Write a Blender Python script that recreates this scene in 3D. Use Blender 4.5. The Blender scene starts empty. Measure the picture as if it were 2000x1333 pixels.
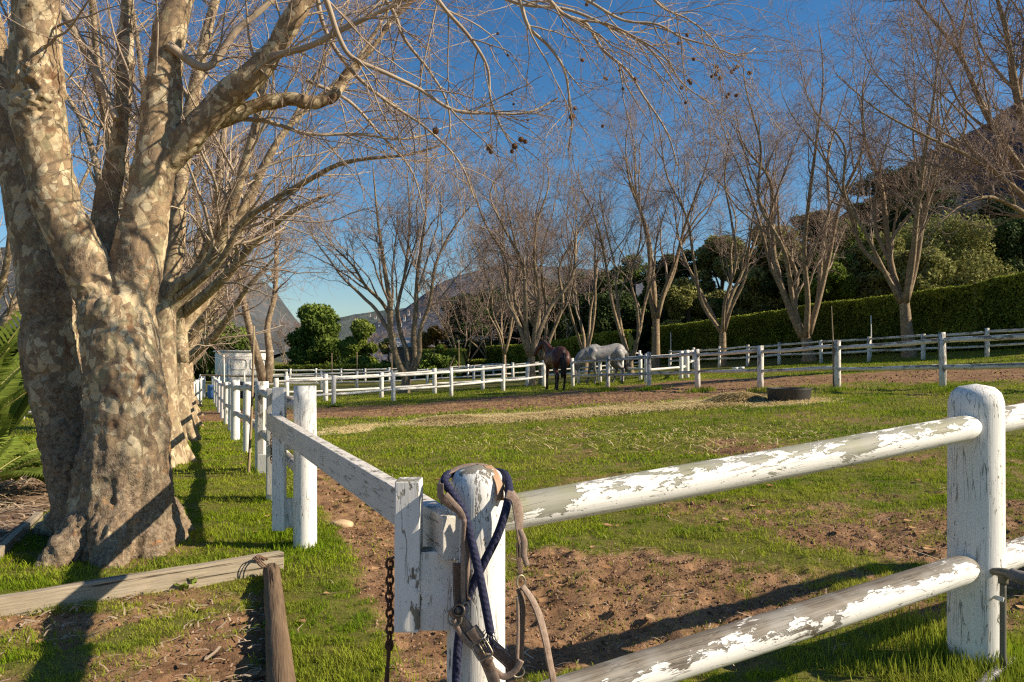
import bpy, bmesh, math, random
import numpy as np
from mathutils import Vector, Matrix
R = np.random.RandomState
sc = bpy.context.scene
col = sc.collection
PI = math.pi
# ------------------------------------------------------------------ camera, sky, sun, exposure
FX, CX, HY, CH = 1500.0, 1000.0, 702.0, 1.2        # focal length in px of the 2000 px photo, horizon row, eye height
cam_d = bpy.data.cameras.new('camera'); cam = bpy.data.objects.new('camera', cam_d); col.objects.link(cam)
cam.location = (0, 0, CH); cam.rotation_euler = (PI/2, 0, 0)
cam_d.lens = 27; cam_d.sensor_width = 36; cam_d.shift_y = 0.01775
cam_d.clip_start = 0.05; cam_d.clip_end = 6000
sc.camera = cam
SUN = Vector((1.60, -0.26, 1.0)).normalized()
w = bpy.data.worlds.new('World'); sc.world = w; w.use_nodes = True
nt = w.node_tree; bg = nt.nodes['Background']
sky = nt.nodes.new('ShaderNodeTexSky'); sky.sky_type = 'NISHITA'; sky.sun_disc = False
sky.sun_elevation = math.asin(SUN.z); sky.sun_rotation = math.atan2(SUN.x, SUN.y)
sky.altitude = 100; sky.air_density = 1.1; sky.dust_density = 0.4; sky.ozone_density = 4.0
hs = nt.nodes.new('ShaderNodeHueSaturation'); hs.inputs['Saturation'].default_value = 1.0
hs.inputs['Saturation'].default_value = 1.26; nt.links.new(sky.outputs[0], hs.inputs['Color']); nt.links.new(hs.outputs[0], bg.inputs[0]); bg.inputs[1].default_value = 0.072
sl = bpy.data.lights.new('sun', 'SUN'); sl.energy = 5.0; sl.angle = math.radians(0.53); sl.color = (1.0, 0.87, 0.685)
so = bpy.data.objects.new('sun', sl); col.objects.link(so); so.rotation_euler = SUN.to_track_quat('Z', 'Y').to_euler()
sc.view_settings.view_transform = 'Standard'; sc.view_settings.look = 'None'; sc.view_settings.exposure = 0.74; sc.view_settings.gamma = 1
sc.cycles.max_bounces = 6; sc.cycles.diffuse_bounces = 3; sc.cycles.transparent_max_bounces = 8
sc.cycles.use_denoising = False; sc.cycles.pixel_filter_type = 'BLACKMAN_HARRIS'; sc.cycles.filter_width = 1.25; sc.cycles.sample_clamp_indirect = 4

# ------------------------------------------------------------------ noise
_T2 = R(3).rand(256, 256); _T3 = R(4).rand(64, 64, 64)
def n2(x, y):
    xi = np.floor(x).astype(np.int64); yi = np.floor(y).astype(np.int64); fx = x-xi; fy = y-yi
    fx = fx*fx*(3-2*fx); fy = fy*fy*(3-2*fy)
    a = _T2[xi & 255, yi & 255]; b = _T2[(xi+1) & 255, yi & 255]; c = _T2[xi & 255, (yi+1) & 255]; d = _T2[(xi+1) & 255, (yi+1) & 255]
    return (a*(1-fx)+b*fx)*(1-fy)+(c*(1-fx)+d*fx)*fy
def fbm2(x, y, s, o=4, seed=0):
    r = 0; a = .5; t = 0
    for k in range(o):
        r = r + a*n2(x*s+seed*17.3+k*31.7, y*s+seed*9.1+k*11.3); t += a; a *= .5; s *= 2.03
    return r/t
def n3(p):
    i = np.floor(p).astype(np.int64); f = p-i; f = f*f*(3-2*f); r = 0
    for dx in (0, 1):
        for dy in (0, 1):
            for dz in (0, 1):
                wt = (f[:, 0] if dx else 1-f[:, 0])*(f[:, 1] if dy else 1-f[:, 1])*(f[:, 2] if dz else 1-f[:, 2])
                r = r+wt*_T3[(i[:, 0]+dx) & 63, (i[:, 1]+dy) & 63, (i[:, 2]+dz) & 63]
    return r
def fbm3(p, s, o=3, seed=0):
    r = 0; a = .5; t = 0
    for k in range(o):
        r = r+a*n3(p*s+seed*7.7+k*13.1); t += a; a *= .5; s *= 2.05
    return r/t
def ss(x, a, b):
    t = np.clip((x-a)/(b-a), 0, 1); return t*t*(3-2*t)

# ------------------------------------------------------------------ terrain height and pixel helpers (authoring only)
def g(x, y):
    x = np.asarray(x, float); y = np.asarray(y, float)
    xc = 50*np.tanh(x/50)
    s = np.where(x > 0, .04+.038*ss(y, 3, 14), .01+.06*ss(y, 4, 24))
    z = s*xc; z = np.where(z < 0, -.55*np.tanh(-z/.55), z)
    u = (x-16.7)*.83+(y-27)*.55
    z = z+.05*np.clip(u, 0, 12)*ss(x, 0, 8)+.17*np.clip(u-7, 0, 45)*ss(x, 0, 30)
    return z
def P(px, py, d): return Vector(((px-CX)/FX*d, d, CH+(HY-py)/FX*d))
def G(px, py, dz=0):
    d = 3.0
    for _ in range(80):
        gz = float(g((px-CX)/FX*d, d)); dn = (CH-gz)/max((py-HY)/FX, 1e-3); d = d*.6+dn*.4
    return Vector(((px-CX)/FX*d, d, float(g((px-CX)/FX*d, d))+dz))
def onG(x, y, dz=0): return Vector((x, y, float(g(x, y))+dz))

# ------------------------------------------------------------------ mesh builder
class MB:
    def __init__(s): s.v = []; s.q = []; s.t = []; s.l = []; s.a = []; s.n = 0; s.sm = True
    def add(s, v, q=None, t=None, loc=None, val=0.5):
        v = np.asarray(v, float).reshape(-1, 3); k = len(v)
        s.v.append(v); s.l.append(np.asarray(loc, float).reshape(-1, 3) if loc is not None else v.copy())
        s.a.append(np.broadcast_to(np.asarray(val, float).ravel(), (k,)) if np.ndim(val) == 0 or np.size(val) == 1 else np.asarray(val, float).ravel())
        if q is not None and len(q): s.q.append(np.asarray(q, np.int64).reshape(-1, 4)+s.n)
        if t is not None and len(t): s.t.append(np.asarray(t, np.int64).reshape(-1, 3)+s.n)
        s.n += k
    def mesh(s, name, mat, smooth=None):
        me = bpy.data.meshes.new(name); v = np.concatenate(s.v)
        q = np.concatenate(s.q) if s.q else np.zeros((0, 4), int); t = np.concatenate(s.t) if s.t else np.zeros((0, 3), int)
        me.vertices.add(len(v)); me.vertices.foreach_set('co', v.astype(np.float32).ravel())
        lp = np.concatenate([q.ravel(), t.ravel()]); me.loops.add(len(lp)); me.loops.foreach_set('vertex_index', lp.astype(np.int32))
        nf = len(q)+len(t); st = np.concatenate([np.arange(len(q))*4, len(q)*4+np.arange(len(t))*3]); me.polygons.add(nf)
        me.polygons.foreach_set('loop_start', st.astype(np.int32))
        me.polygons.foreach_set('use_smooth', np.full(nf, s.sm if smooth is None else smooth))
        me.update(calc_edges=True)
        at = me.attributes.new('loc', 'FLOAT_VECTOR', 'POINT'); at.data.foreach_set('vector', np.concatenate(s.l).astype(np.float32).ravel())
        at = me.attributes.new('val', 'FLOAT', 'POINT'); at.data.foreach_set('value', np.concatenate(s.a).astype(np.float32))
        if mat: me.materials.append(mat)
        return me
    def build(s, name, mat, parent=None, smooth=None, at=None):
        if at is not None:
            o0 = np.array(at, float); s.v = [a-o0 for a in s.v]
        me = s.mesh(name, mat, smooth); o = bpy.data.objects.new(name, me); col.objects.link(o)
        if parent: o.parent = parent
        if at is not None: o.location = at
        return o
def tag(o, label=None, cat=None, group=None, kind=None):
    if label: o['label'] = label
    if cat: o['category'] = cat
    if group: o['group'] = group
    if kind: o['kind'] = kind
    return o
def empty(name, label, cat, loc=(0, 0, 0), group=None, rz=0):
    o = bpy.data.objects.new(name, None); col.objects.link(o); o.location = loc; o.rotation_euler = (0, 0, rz); o.empty_display_size = .1
    return tag(o, label, cat, group)
def copy_tree(o, parent=None):
    c = o.copy(); col.objects.link(c); c.parent = parent
    for ch in list(o.children): copy_tree(ch, c)
    return c
def grid_q(n, m, wrap=False):      # n rings of m points
    i = np.arange(n-1)[:, None]; j = np.arange(m if wrap else m-1)[None, :]; j2 = (j+1) % m
    return np.stack([i*m+j, i*m+j2, (i+1)*m+j2, (i+1)*m+j], -1).reshape(-1, 4)
def resample(p, r, n):
    p = np.asarray(p, float); r = np.asarray(r, float); L = np.r_[0, np.cumsum(np.linalg.norm(np.diff(p, axis=0), axis=1))]
    # catmull-rom like smoothing through cubic hermite
    t = np.linspace(0, L[-1], n); m = np.gradient(p, L, axis=0) if len(p) > 2 else np.repeat((p[1]-p[0])[None]/L[-1], 2, 0)
    k = np.clip(np.searchsorted(L, t, side='right')-1, 0, len(p)-2); h = L[k+1]-L[k]; u = ((t-L[k])/h)[:, None]; h = h[:, None]
    q = (2*u**3-3*u**2+1)*p[k]+(u**3-2*u**2+u)*h*m[k]+(-2*u**3+3*u**2)*p[k+1]+(u**3-u**2)*h*m[k+1]
    return q, np.interp(t, L, r)
def tube(mb, p, r, k=12, cap=(1, 1), nz=0, ns=8, rnd=None, val=.5, n=None, flat=None, up=(0, 0, 1)):
    """one swept tube; cap 0 open, 1 flat, 2 domed; nz radius noise; flat=(a,b) scales the section"""
    p = np.asarray(p, float); r = np.asarray(r, float)*np.ones(len(p))
    if n: p, r = resample(p, r, n)
    r = r.copy(); st = 0
    rings = [(p[i], r[i]) for i in range(len(p))]
    T = np.gradient(p, axis=0); T /= np.linalg.norm(T, axis=1)[:, None]+1e-12
    def dome(c, t, rr, m, f):
        out = []
        for q in range(1, m+1):
            a = q/m*PI/2*.97; out.append((c+t*rr*f*math.sin(a), rr*math.cos(a)))
        return out
    f = 1.0; pre, post = [], []
    if cap[0] >= 2: pre = dome(p[0], -T[0], r[0], 5, cap[0]-1)[::-1]
    if cap[1] >= 2: post = dome(p[-1], T[-1], r[-1], 5, cap[1]-1)
    TT = np.concatenate([np.repeat(T[:1], len(pre), 0), T, np.repeat(T[-1:], len(post), 0)])
    rings = pre+rings+post; c = np.array([a for a, b in rings]); rr = np.array([b for a, b in rings])
    u = np.array(up, float)
    if abs(np.dot(T[0], u)) > .9 and np.allclose(u, (0, 0, 1)): u = np.array([1., 0, 0])
    S = np.zeros_like(c)
    for i in range(len(c)):
        s_ = np.cross(u, TT[i]); nn = np.linalg.norm(s_)
        if nn < 1e-4: s_ = S[i-1]; nn = 1
        S[i] = s_/nn; u2 = np.cross(TT[i], S[i]); u = u2 if np.allclose(up, (0, 0, 1)) else u
    B = np.cross(TT, S); th = np.arange(k)/k*2*PI; fa, fb = flat or (1, 1)
    L = np.r_[0, np.cumsum(np.linalg.norm(np.diff(c, axis=0), axis=1))]
    off = (rnd.rand(3)*40 if rnd is not None else np.zeros(3))
    lx = np.cos(th)[None]*rr[:, None]; ly = np.sin(th)[None]*rr[:, None]
    loc = np.stack([lx, ly, np.repeat(L[:, None], k, 1)], -1)+off
    m = np.ones_like(lx)
    if nz: m = 1+nz*(fbm3((loc*np.array([1, 1, .35])).reshape(-1, 3), ns, 3)-.5).reshape(lx.shape)*2
    v = c[:, None]+S[:, None]*(lx*m*fa)[..., None]+B[:, None]*(ly*m*fb)[..., None]
    N = len(c); q = grid_q(N, k, True); t = []
    vv = v.reshape(-1, 3); ll = loc.reshape(-1, 3)
    if cap[0]: vv = np.r_[vv, c[:1]]; ll = np.r_[ll, ll[:1]]; ci = len(vv)-1; t += [(ci, (j+1) % k, j) for j in range(k)]
    if cap[1]: vv = np.r_[vv, c[-1:]]; ll = np.r_[ll, ll[-2:-1]]; ci = len(vv)-1; b = (N-1)*k; t += [(ci, b+j, b+(j+1) % k) for j in range(k)]
    mb.add(vv, q, t, ll, val)
def tubes(mb, C, Rr, k=3, val=None):
    """batch of n tubes of m points each"""
    n, m, _ = C.shape
    if n == 0: return
    T = np.gradient(C, axis=1); T /= np.linalg.norm(T, axis=2)[..., None]+1e-9
    ref = np.zeros((n, 1, 3)); ref[..., 0] = 1; d0 = np.abs(T[:, :1, 0]); ref = np.where(d0[..., None] > .8, np.array([0, 1., 0]), ref)
    S = np.cross(T, ref); S /= np.linalg.norm(S, axis=2)[..., None]+1e-9; B = np.cross(T, S)
    th = np.arange(k)/k*2*PI
    V = C[:, :, None]+(S[:, :, None]*np.cos(th)[None, None, :, None]+B[:, :, None]*np.sin(th)[None, None, :, None])*Rr[:, :, None, None]
    q = grid_q(m, k, True)[None]+(np.arange(n)*m*k)[:, None, None]
    v = np.repeat(np.asarray(val if val is not None else np.full(n, .5))[:, None], m*k, 1)
    mb.add(V.reshape(-1, 3), q.reshape(-1, 4), None, None, v.ravel())
def box(mb, c, size, ax=None, bev=.004, rnd=None, val=.5, wob=0, cuts=0):
    """bevelled box; ax 3x3 rows = local axes; z is the grain direction"""
    bm = bmesh.new(); bmesh.ops.create_cube(bm, size=1)
    for v in bm.verts: v.co = Vector((v.co.x*size[0], v.co.y*size[1], v.co.z*size[2]))
    if cuts:
        es = [e for e in bm.edges if abs((e.verts[0].co-e.verts[1].co).z) > size[2]*.5]
        bmesh.ops.subdivide_edges(bm, edges=es, cuts=cuts, use_grid_fill=True)
    if bev: bmesh.ops.bevel(bm, geom=[e for e in bm.edges if e.calc_face_angle(0) > .5], offset=bev, segments=2, affect='EDGES', profile=.6)
    bmesh.ops.triangulate(bm, faces=bm.faces); bm.verts.ensure_lookup_table()
    l = np.array([v.co for v in bm.verts]); t = [[v.index for v in f.verts] for f in bm.faces]; bm.free()
    off = rnd.rand(3)*40 if rnd is not None else np.zeros(3)
    if wob: l = l+(np.stack([fbm3(l*np.array([1, 1, .4])+off+s_, 9, 3) for s_ in (0, 5, 9)], -1)-.5)*wob
    A = np.array(ax if ax is not None else np.eye(3), float)
    mb.add(l@A+np.array(c), None, t, l+off, val)
def frame(d, up=(0, 0, 1)):
    """rows: x = thickness dir, y = height dir, z = along d"""
    z = np.array(Vector(d).normalized()); u = np.array(up, float); x = np.cross(u, z); x /= np.linalg.norm(x); y = np.cross(z, x)
    return np.array([x, y, z])
def baked(mb, name, mat, voxel, parent=None, smooth=6, disp=None, at=None):
    o = mb.build(name+'_tmp', None)
    m = o.modifiers.new('r', 'REMESH'); m.mode = 'VOXEL'; m.voxel_size = voxel; m.use_smooth_shade = True
    if smooth: m = o.modifiers.new('s', 'SMOOTH'); m.factor = .5; m.iterations = smooth
    dg = bpy.context.evaluated_depsgraph_get(); dg.update(); ev = o.evaluated_get(dg); me = bpy.data.meshes.new_from_object(ev)
    bpy.data.objects.remove(o)
    n = len(me.vertices); co = np.empty(n*3, np.float32); me.vertices.foreach_get('co', co); co = co.reshape(-1, 3).astype(float)
    no = np.empty(n*3, np.float32); me.vertices.foreach_get('normal', no); no = no.reshape(-1, 3)
    if disp is not None: co = co+no*disp(co)[:, None]
    if at is not None: co = co-np.array(at)
    me.vertices.foreach_set('co', co.astype(np.float32).ravel()); me.name = name
    me.materials.clear(); me.materials.append(mat); me.polygons.foreach_set('use_smooth', np.ones(len(me.polygons), bool)); me.update()
    r = bpy.data.objects.new(name, me); col.objects.link(r)
    if parent: r.parent = parent
    if at is not None: r.location = at
    return r

# ------------------------------------------------------------------ materials
class M_:
    def __init__(s, name, rough=.8, spec=.3):
        s.m = bpy.data.materials.new(name); s.m.use_nodes = True; s.t = s.m.node_tree; s.b = s.t.nodes['Principled BSDF']
        s.b.inputs['Roughness'].default_value = rough; s.b.inputs['Specular IOR Level'].default_value = spec
    def n(s, ty, **k):
        nd = s.t.nodes.new('ShaderNode'+ty)
        for a, b in k.items():
            if a in nd.inputs: s.set(nd.inputs[a], b)
            else: setattr(nd, a, b)
        return nd
    def set(s, sock, v):
        if isinstance(v, bpy.types.NodeSocket): s.t.links.new(v, sock)
        elif isinstance(v, tuple) and len(v) == 3 and sock.type == 'RGBA': sock.default_value = (*v, 1)
        else: sock.default_value = v
    def attr(s, name, out='Fac'): return s.n('Attribute', attribute_name=name).outputs[out]
    def noise(s, vec, scale, detail=4, rough=.55, dist=0, out='Fac', sc3=None):
        if sc3: mp = s.n('Mapping', Scale=sc3); s.t.links.new(vec, mp.inputs['Vector']); vec = mp.outputs[0]
        nd = s.n('TexNoise', Scale=scale, Detail=detail, Roughness=rough, Distortion=dist); s.t.links.new(vec, nd.inputs['Vector']); return nd.outputs[out]
    def vor(s, vec, scale, feature='F1', out='Distance', rnd=1, sc3=None):
        if sc3: mp = s.n('Mapping', Scale=sc3); s.t.links.new(vec, mp.inputs['Vector']); vec = mp.outputs[0]
        nd = s.n('TexVoronoi', feature=feature); nd.inputs['Scale'].default_value = scale; nd.inputs['Randomness'].default_value = rnd
        s.t.links.new(vec, nd.inputs['Vector']); return nd.outputs[out]
    def ramp(s, fac, stops, interp='LINEAR'):
        nd = s.t.nodes.new('ShaderNodeValToRGB'); nd.color_ramp.interpolation = interp; e = nd.color_ramp.elements
        while len(e) < len(stops): e.new(.5)
        for i, (p_, c_) in enumerate(stops):
            e[i].position = p_; e[i].color = (*c_, 1) if isinstance(c_, tuple) else (c_, c_, c_, 1)
        s.t.links.new(fac, nd.inputs[0]); return nd.outputs[0]
    def mix(s, f, a, b, bt='MIX'):
        nd = s.t.nodes.new('ShaderNodeMix'); nd.data_type = 'RGBA'; nd.blend_type = bt
        s.set(nd.inputs['Factor'], f); s.set(nd.inputs[6], a); s.set(nd.inputs[7], b); return nd.outputs[2]
    def math(s, op, a, b=0, c=0, clamp=False):
        nd = s.t.nodes.new('ShaderNodeMath'); nd.operation = op; nd.use_clamp = clamp
        s.set(nd.inputs[0], a); s.set(nd.inputs[1], b); s.set(nd.inputs[2], c); return nd.outputs[0]
    def map(s, v, a, b, c=0, d=1): 
        nd = s.n('MapRange'); nd.clamp = True; s.set(nd.inputs[0], v); 
        for i, q in enumerate((a, b, c, d)): nd.inputs[i+1].default_value = q
        return nd.outputs[0]
    def bump(s, h, strength=.5, dist=.01, prev=None):
        nd = s.n('Bump', Strength=strength, Distance=dist); s.t.links.new(h, nd.inputs['Height'])
        if prev is not None: s.t.links.new(prev, nd.inputs['Normal'])
        return nd.outputs[0]
    def obj(s): return s.n('TexCoord').outputs['Object']
    def pos(s): return s.n('NewGeometry').outputs['Position']
    def out(s, color=None, normal=None, rough=None):
        if color is not None: s.set(s.b.inputs['Base Color'], color)
        if normal is not None: s.t.links.new(normal, s.b.inputs['Normal'])
        if rough is not None: s.set(s.b.inputs['Roughness'], rough)
        return s.m
def flat(name, c, rough=.7, spec=.3, metal=0):
    m = M_(name, rough, spec); v = m.noise(m.obj(), 18, 3); m.b.inputs['Metallic'].default_value = metal
    return m.out(m.mix(m.map(v, .3, .7), tuple(x*.8 for x in c), tuple(min(1, x*1.12) for x in c)))

def mat_paint(name, peel=.5, topw=.12, wood=(.27, .255, .17), wood2=(.15, .125, .095), paint=(.82, .80, .745), chip=.70, moss=0.0):
    m = M_(name, .62, .3); L = m.attr('loc', 'Vector')
    big = m.noise(L, 7, 5, .62, .3, sc3=(1, 1, .38)); fine = m.noise(L, 60, 4, .6, 0, sc3=(1, 1, .1)); grain = m.noise(L, 150, 3, .6, 0, sc3=(1, 1, .04))
    fl = m.noise(L, 38, 4, .7, .6, sc3=(1, 1, .3))
    geo = m.n('NewGeometry'); nz = m.n('SeparateXYZ'); m.t.links.new(geo.outputs['Normal'], nz.inputs[0]); up = m.map(nz.outputs['Z'], -.2, 1, 0, topw)
    f = m.math('ADD', m.math('ADD', m.math('MULTIPLY', big, .60), m.math('MULTIPLY', fl, .34)), m.math('ADD', up, m.math('MULTIPLY', m.noise(L, 130, 4, .7, .5, sc3=(1, 1, .3)), .08)))
    chn = m.noise(L, 95, 5, .72, .8, sc3=(1, 1, .35)); area = m.map(m.noise(L, 11, 3, .5, 0, sc3=(1, 1, .5)), .40, .62, 0, .10)
    pl = m.math('MAXIMUM', m.map(f, 1-peel-.008, 1-peel+.008), m.map(m.math('ADD', chn, area), chip, chip+.025))
    crk = m.math('ABSOLUTE', m.math('SUBTRACT', m.noise(L, 42, 3, .5, .4, sc3=(1, 1, .07)), .5)); ck = m.math('MULTIPLY', m.map(crk, .016, .004), m.map(m.noise(L, 8, 2), .42, .56))
    pl2 = m.math('MAXIMUM', pl, m.math('MULTIPLY', ck, .85))
    wd = m.mix(m.map(grain, .3, .7), wood2, wood); wd = m.mix(m.map(m.noise(L, 9, 2), .4, .6), wd, m.mix(.55, wd, (.30, .29, .26)))
    pc = m.mix(m.map(m.noise(L, 5, 4, .6), .35, .7, 0, .5), paint, tuple(x*.86 for x in paint))
    pc = m.mix(m.map(m.noise(L, 110, 2), .66, .72, 0, .5), pc, (.3, .28, .24))
    if moss: pc = m.mix(m.map(m.math('ADD', m.noise(L, 26, 5, .75), m.math('MULTIPLY', nz.outputs['Z'], moss)), .66, .80), pc, (.10, .095, .075))
    pc = m.mix(m.map(grain, .45, .75, 0, .28), pc, (.52, .48, .40)); c = m.mix(pl2, pc, wd)
    h = m.math('SUBTRACT', m.math('MULTIPLY', grain, .3), m.math('ADD', pl, m.math('MULTIPLY', ck, .6)))
    return m.out(c, m.bump(h, .8, .003))
PAINT = mat_paint('white_paint_flaking', .35, .12, moss=.10, chip=.715)
PAINT_TOP = mat_paint('white_paint_green_wood', .415, .13, wood=(.31, .305, .20), wood2=(.21, .20, .13))
PAINT_LOW = mat_paint('white_paint_worn_wood', .425, .15, wood=(.235, .20, .155), wood2=(.085, .068, .05))
PAINT_FAR = mat_paint('white_paint_far', .34, .08, paint=(.80, .76, .68))
PAINT_OLD = mat_paint('old_white_paint', .42, .10, paint=(.72, .68, .60), wood=(.30, .25, .19))

def mat_wood(name, a, b, c):
    m = M_(name, .85, .2); L = m.attr('loc', 'Vector'); gr = m.noise(L, 90, 5, .65, .2, sc3=(1, 1, .05)); bg_ = m.noise(L, 6, 4)
    ck = m.map(m.noise(L, 34, 3, .5, .3, sc3=(1, 1, .035)), .60, .66)
    cc = m.mix(m.map(gr, .3, .7), a, b); cc = m.mix(m.map(bg_, .35, .65), cc, m.mix(.5, cc, c)); cc = m.mix(ck, cc, tuple(x*.3 for x in a))
    return m.out(cc, m.bump(m.math('SUBTRACT', gr, ck), .8, .005))
LOGW = mat_wood('weathered_log', (.07, .042, .024), (.24, .165, .10), (.16, .105, .06))
BEAM = mat_wood('weathered_beam', (.25, .195, .13), (.44, .37, .27), (.28, .24, .17))
STAKE = mat_wood('stake_wood', (.22, .16, .09), (.40, .30, .19), (.3, .22, .13))

def mat_bark(name, near=True, dark=.0):
    m = M_(name, .9, .08); o = m.obj() if not near else m.obj()
    w1 = m.noise(o, 3.2, 3, .5, 0, 'Color'); wv = m.n('VectorMath', operation='ADD'); sc_ = m.n('VectorMath', operation='SCALE'); sc_.inputs['Scale'].default_value = .22
    m.t.links.new(w1, sc_.inputs[0]); m.t.links.new(o, wv.inputs[0]); m.t.links.new(sc_.outputs[0], wv.inputs[1]); V = wv.outputs[0]
    mp = m.n('Mapping', Scale=(1, 1, .62)); m.t.links.new(V, mp.inputs['Vector']); V2 = mp.outputs[0]
    c1 = m.vor(V2, 17, out='Color'); c2 = m.vor(V2, 30, out='Color'); n1 = m.noise(V2, 11, 3, .5); n2_ = m.noise(V2, 7, 3, .55)
    r1 = m.n('SeparateColor'); m.t.links.new(c1, r1.inputs[0]); r2 = m.n('SeparateColor'); m.t.links.new(c2, r2.inputs[0])
    base = m.mix(m.map(m.noise(o, 26, 4, .6), .3, .7), (.235, .165, .098), (.38, .275, .165))
    base = m.mix(m.map(r1.outputs[1], .72, .76, 0, .6), base, (.30, .27, .16)); base = m.mix(m.map(m.math('ADD', r2.outputs[0], n1), 1.22, 1.25, 0, .8), base, (.20, .145, .095)); base = m.mix(m.map(m.noise(o, 70, 4, .7), .56, .66, 0, .4), base, (.16, .11, .07))
    base = m.mix(m.map(m.math('ADD', r1.outputs[0], m.math('MULTIPLY', n1, .6)), 1.07, 1.085), base, (.51, .40, .245))
    base = m.mix(m.map(m.math('ADD', r2.outputs[2], m.math('MULTIPLY', n2_, .8)), 1.24, 1.26), base, (.52, .43, .28))
    z = m.n('SeparateXYZ'); m.t.links.new(m.pos(), z.inputs[0])
    if near:
        ed = m.vor(V2, 17, 'DISTANCE_TO_EDGE'); base = m.mix(m.map(ed, .035, .012, 0, .35), base, (.13, .085, .05))
        rg = m.math('ADD', m.noise(o, 2.6, 4, .6), m.map(z.outputs['Z'], .1, 2.8, .21, -.10)); rf = m.map(rg, .53, .66)
        rc = m.mix(m.map(m.noise(o, 40, 4, .7), .35, .65), (.085, .055, .034), (.34, .26, .18)); base = m.mix(m.map(m.noise(o, 5.5, 4, .6), .60, .66, 0, .75), base, (.17, .085, .045))
        rc = m.mix(m.map(m.noise(o, 9, 3), .62, .7), rc, (.42, .22, .10))
        base = m.mix(m.math('MULTIPLY', rf, .8), base, rc)
        h = m.math('ADD', m.math('MULTIPLY', r1.outputs[0], .6), m.math('MULTIPLY', r2.outputs[2], .5))
        hr = m.math('MULTIPLY', m.math('ABSOLUTE', m.math('SUBTRACT', m.noise(V2, 22, 5, .7), .5)), m.math('MULTIPLY', rf, 5.0)); 
        hh = m.math('ADD', m.math('ADD', h, hr), m.math('MULTIPLY', m.noise(o, 80, 4, .7), .35))
        return m.out(base, m.bump(hh, .9, .008))
    base = m.mix(m.map(n2_, .4, .7, 0, .75), base, (.21, .155, .10)); base = m.mix(dark, base, (.15, .105, .07))
    return m.out(base, m.bump(m.noise(o, 30, 3), .5, .01))
BARK = mat_bark('plane_bark'); BARK_FAR = mat_bark('plane_bark_smooth', False); BARK_DARK = mat_bark('far_tree_bark', False, .35)
def mat_twig(name, a, b, c):
    m = M_(name, .85, .1); v = m.attr('val'); k = m.noise(m.obj(), 5, 3)
    cc = m.mix(m.map(v, 0, 1), a, b); return m.out(m.mix(m.map(k, .4, .65, 0, .7), cc, c))
TWIG = mat_twig('twigs', (.47, .38, .265), (.27, .18, .155), (.27, .20, .15))
TWIG_FAR = mat_twig('far_twigs', (.34, .265, .19), (.32, .225, .20), (.17, .12, .09))
def mat_leaf(name, a, b, c, trans=.25):
    m = M_(name, .8, .08); v = m.attr('val'); cc = m.mix(m.map(v, 0, 1), a, b); cc = m.mix(m.map(m.noise(m.obj(), .9, 3), .45, .65, 0, .6), cc, c)
    m.out(cc); tr = m.n('BsdfTranslucent'); m.t.links.new(cc, tr.inputs[0]); mx = m.n('MixShader'); mx.inputs[0].default_value = trans
    m.t.links.new(m.b.outputs[0], mx.inputs[1]); m.t.links.new(tr.outputs[0], mx.inputs[2]); m.t.links.new(mx.outputs[0], m.t.nodes['Material Output'].inputs[0]); return m.m
GRASS = mat_leaf('grass_blades', (.10, .19, .008), (.30, .36, .020), (.40, .37, .07), .35)
# ------------------------------------------------------------------ ground
def strip(x, y, pts, wd, soft=.5):
    d = np.full(np.shape(x), 1e9)
    for (ax, ay), (bx, by) in zip(pts[:-1], pts[1:]):
        L = (bx-ax)**2+(by-ay)**2+1e-9; t = np.clip(((x-ax)*(bx-ax)+(y-ay)*(by-ay))/L, 0, 1)
        d = np.minimum(d, np.hypot(x-ax-t*(bx-ax), y-ay-t*(by-ay)))
    return 1-ss(d, wd*(1-soft), wd*(1+soft))
def gp(*l): return [tuple(G(a, b))[:2] for a, b in l]
S_PATH = gp((625, 925), (680, 990), (745, 1060), (800, 1150), (860, 1260)) + [(0.0, 2.0), (.25, 1.5)]
S_MUD = gp((900, 1230), (1040, 1165), (1200, 1150), (1290, 1190)); S_MUD2 = gp((1060, 1260), (1180, 1240), (1330, 1250))
S_MUD3 = gp((1120, 1100), (1300, 1110), (1420, 1180)); S_SP = gp((1400, 1000), (1600, 1010), (1850, 1070)); S_SP2 = gp((1960, 1060), (2080, 1120))
S_SP3 = gp((1300, 1180), (1500, 1160), (1850, 1160)); S_SP4 = gp((1500, 870), (1700, 890)); S_SP5 = gp((1650, 1050), (1800, 1020), (2000, 1000))
S_BAND = gp((440, 812), (640, 806), (800, 800), (950, 786), (1150, 776), (1330, 768)); S_BAND2 = gp((1180, 765), (1350, 750), (1550, 745), (1750, 733), (2100, 730))
S_HAY = gp((855, 827), (950, 820), (1080, 812), (1250, 798), (1420, 790)); S_HAY2 = gp((660, 845), (720, 832)); S_HAY3 = gp((1405, 788), (1560, 786))
S_LEFT = [tuple(G(5, 1085))[:2], tuple(G(75, 1020))[:2]]
BEAM_A, BEAM_B = G(-330, 1262), G(543, 1112); LOG_A, LOG_B = G(528, 1128), G(556, 1420)
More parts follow.
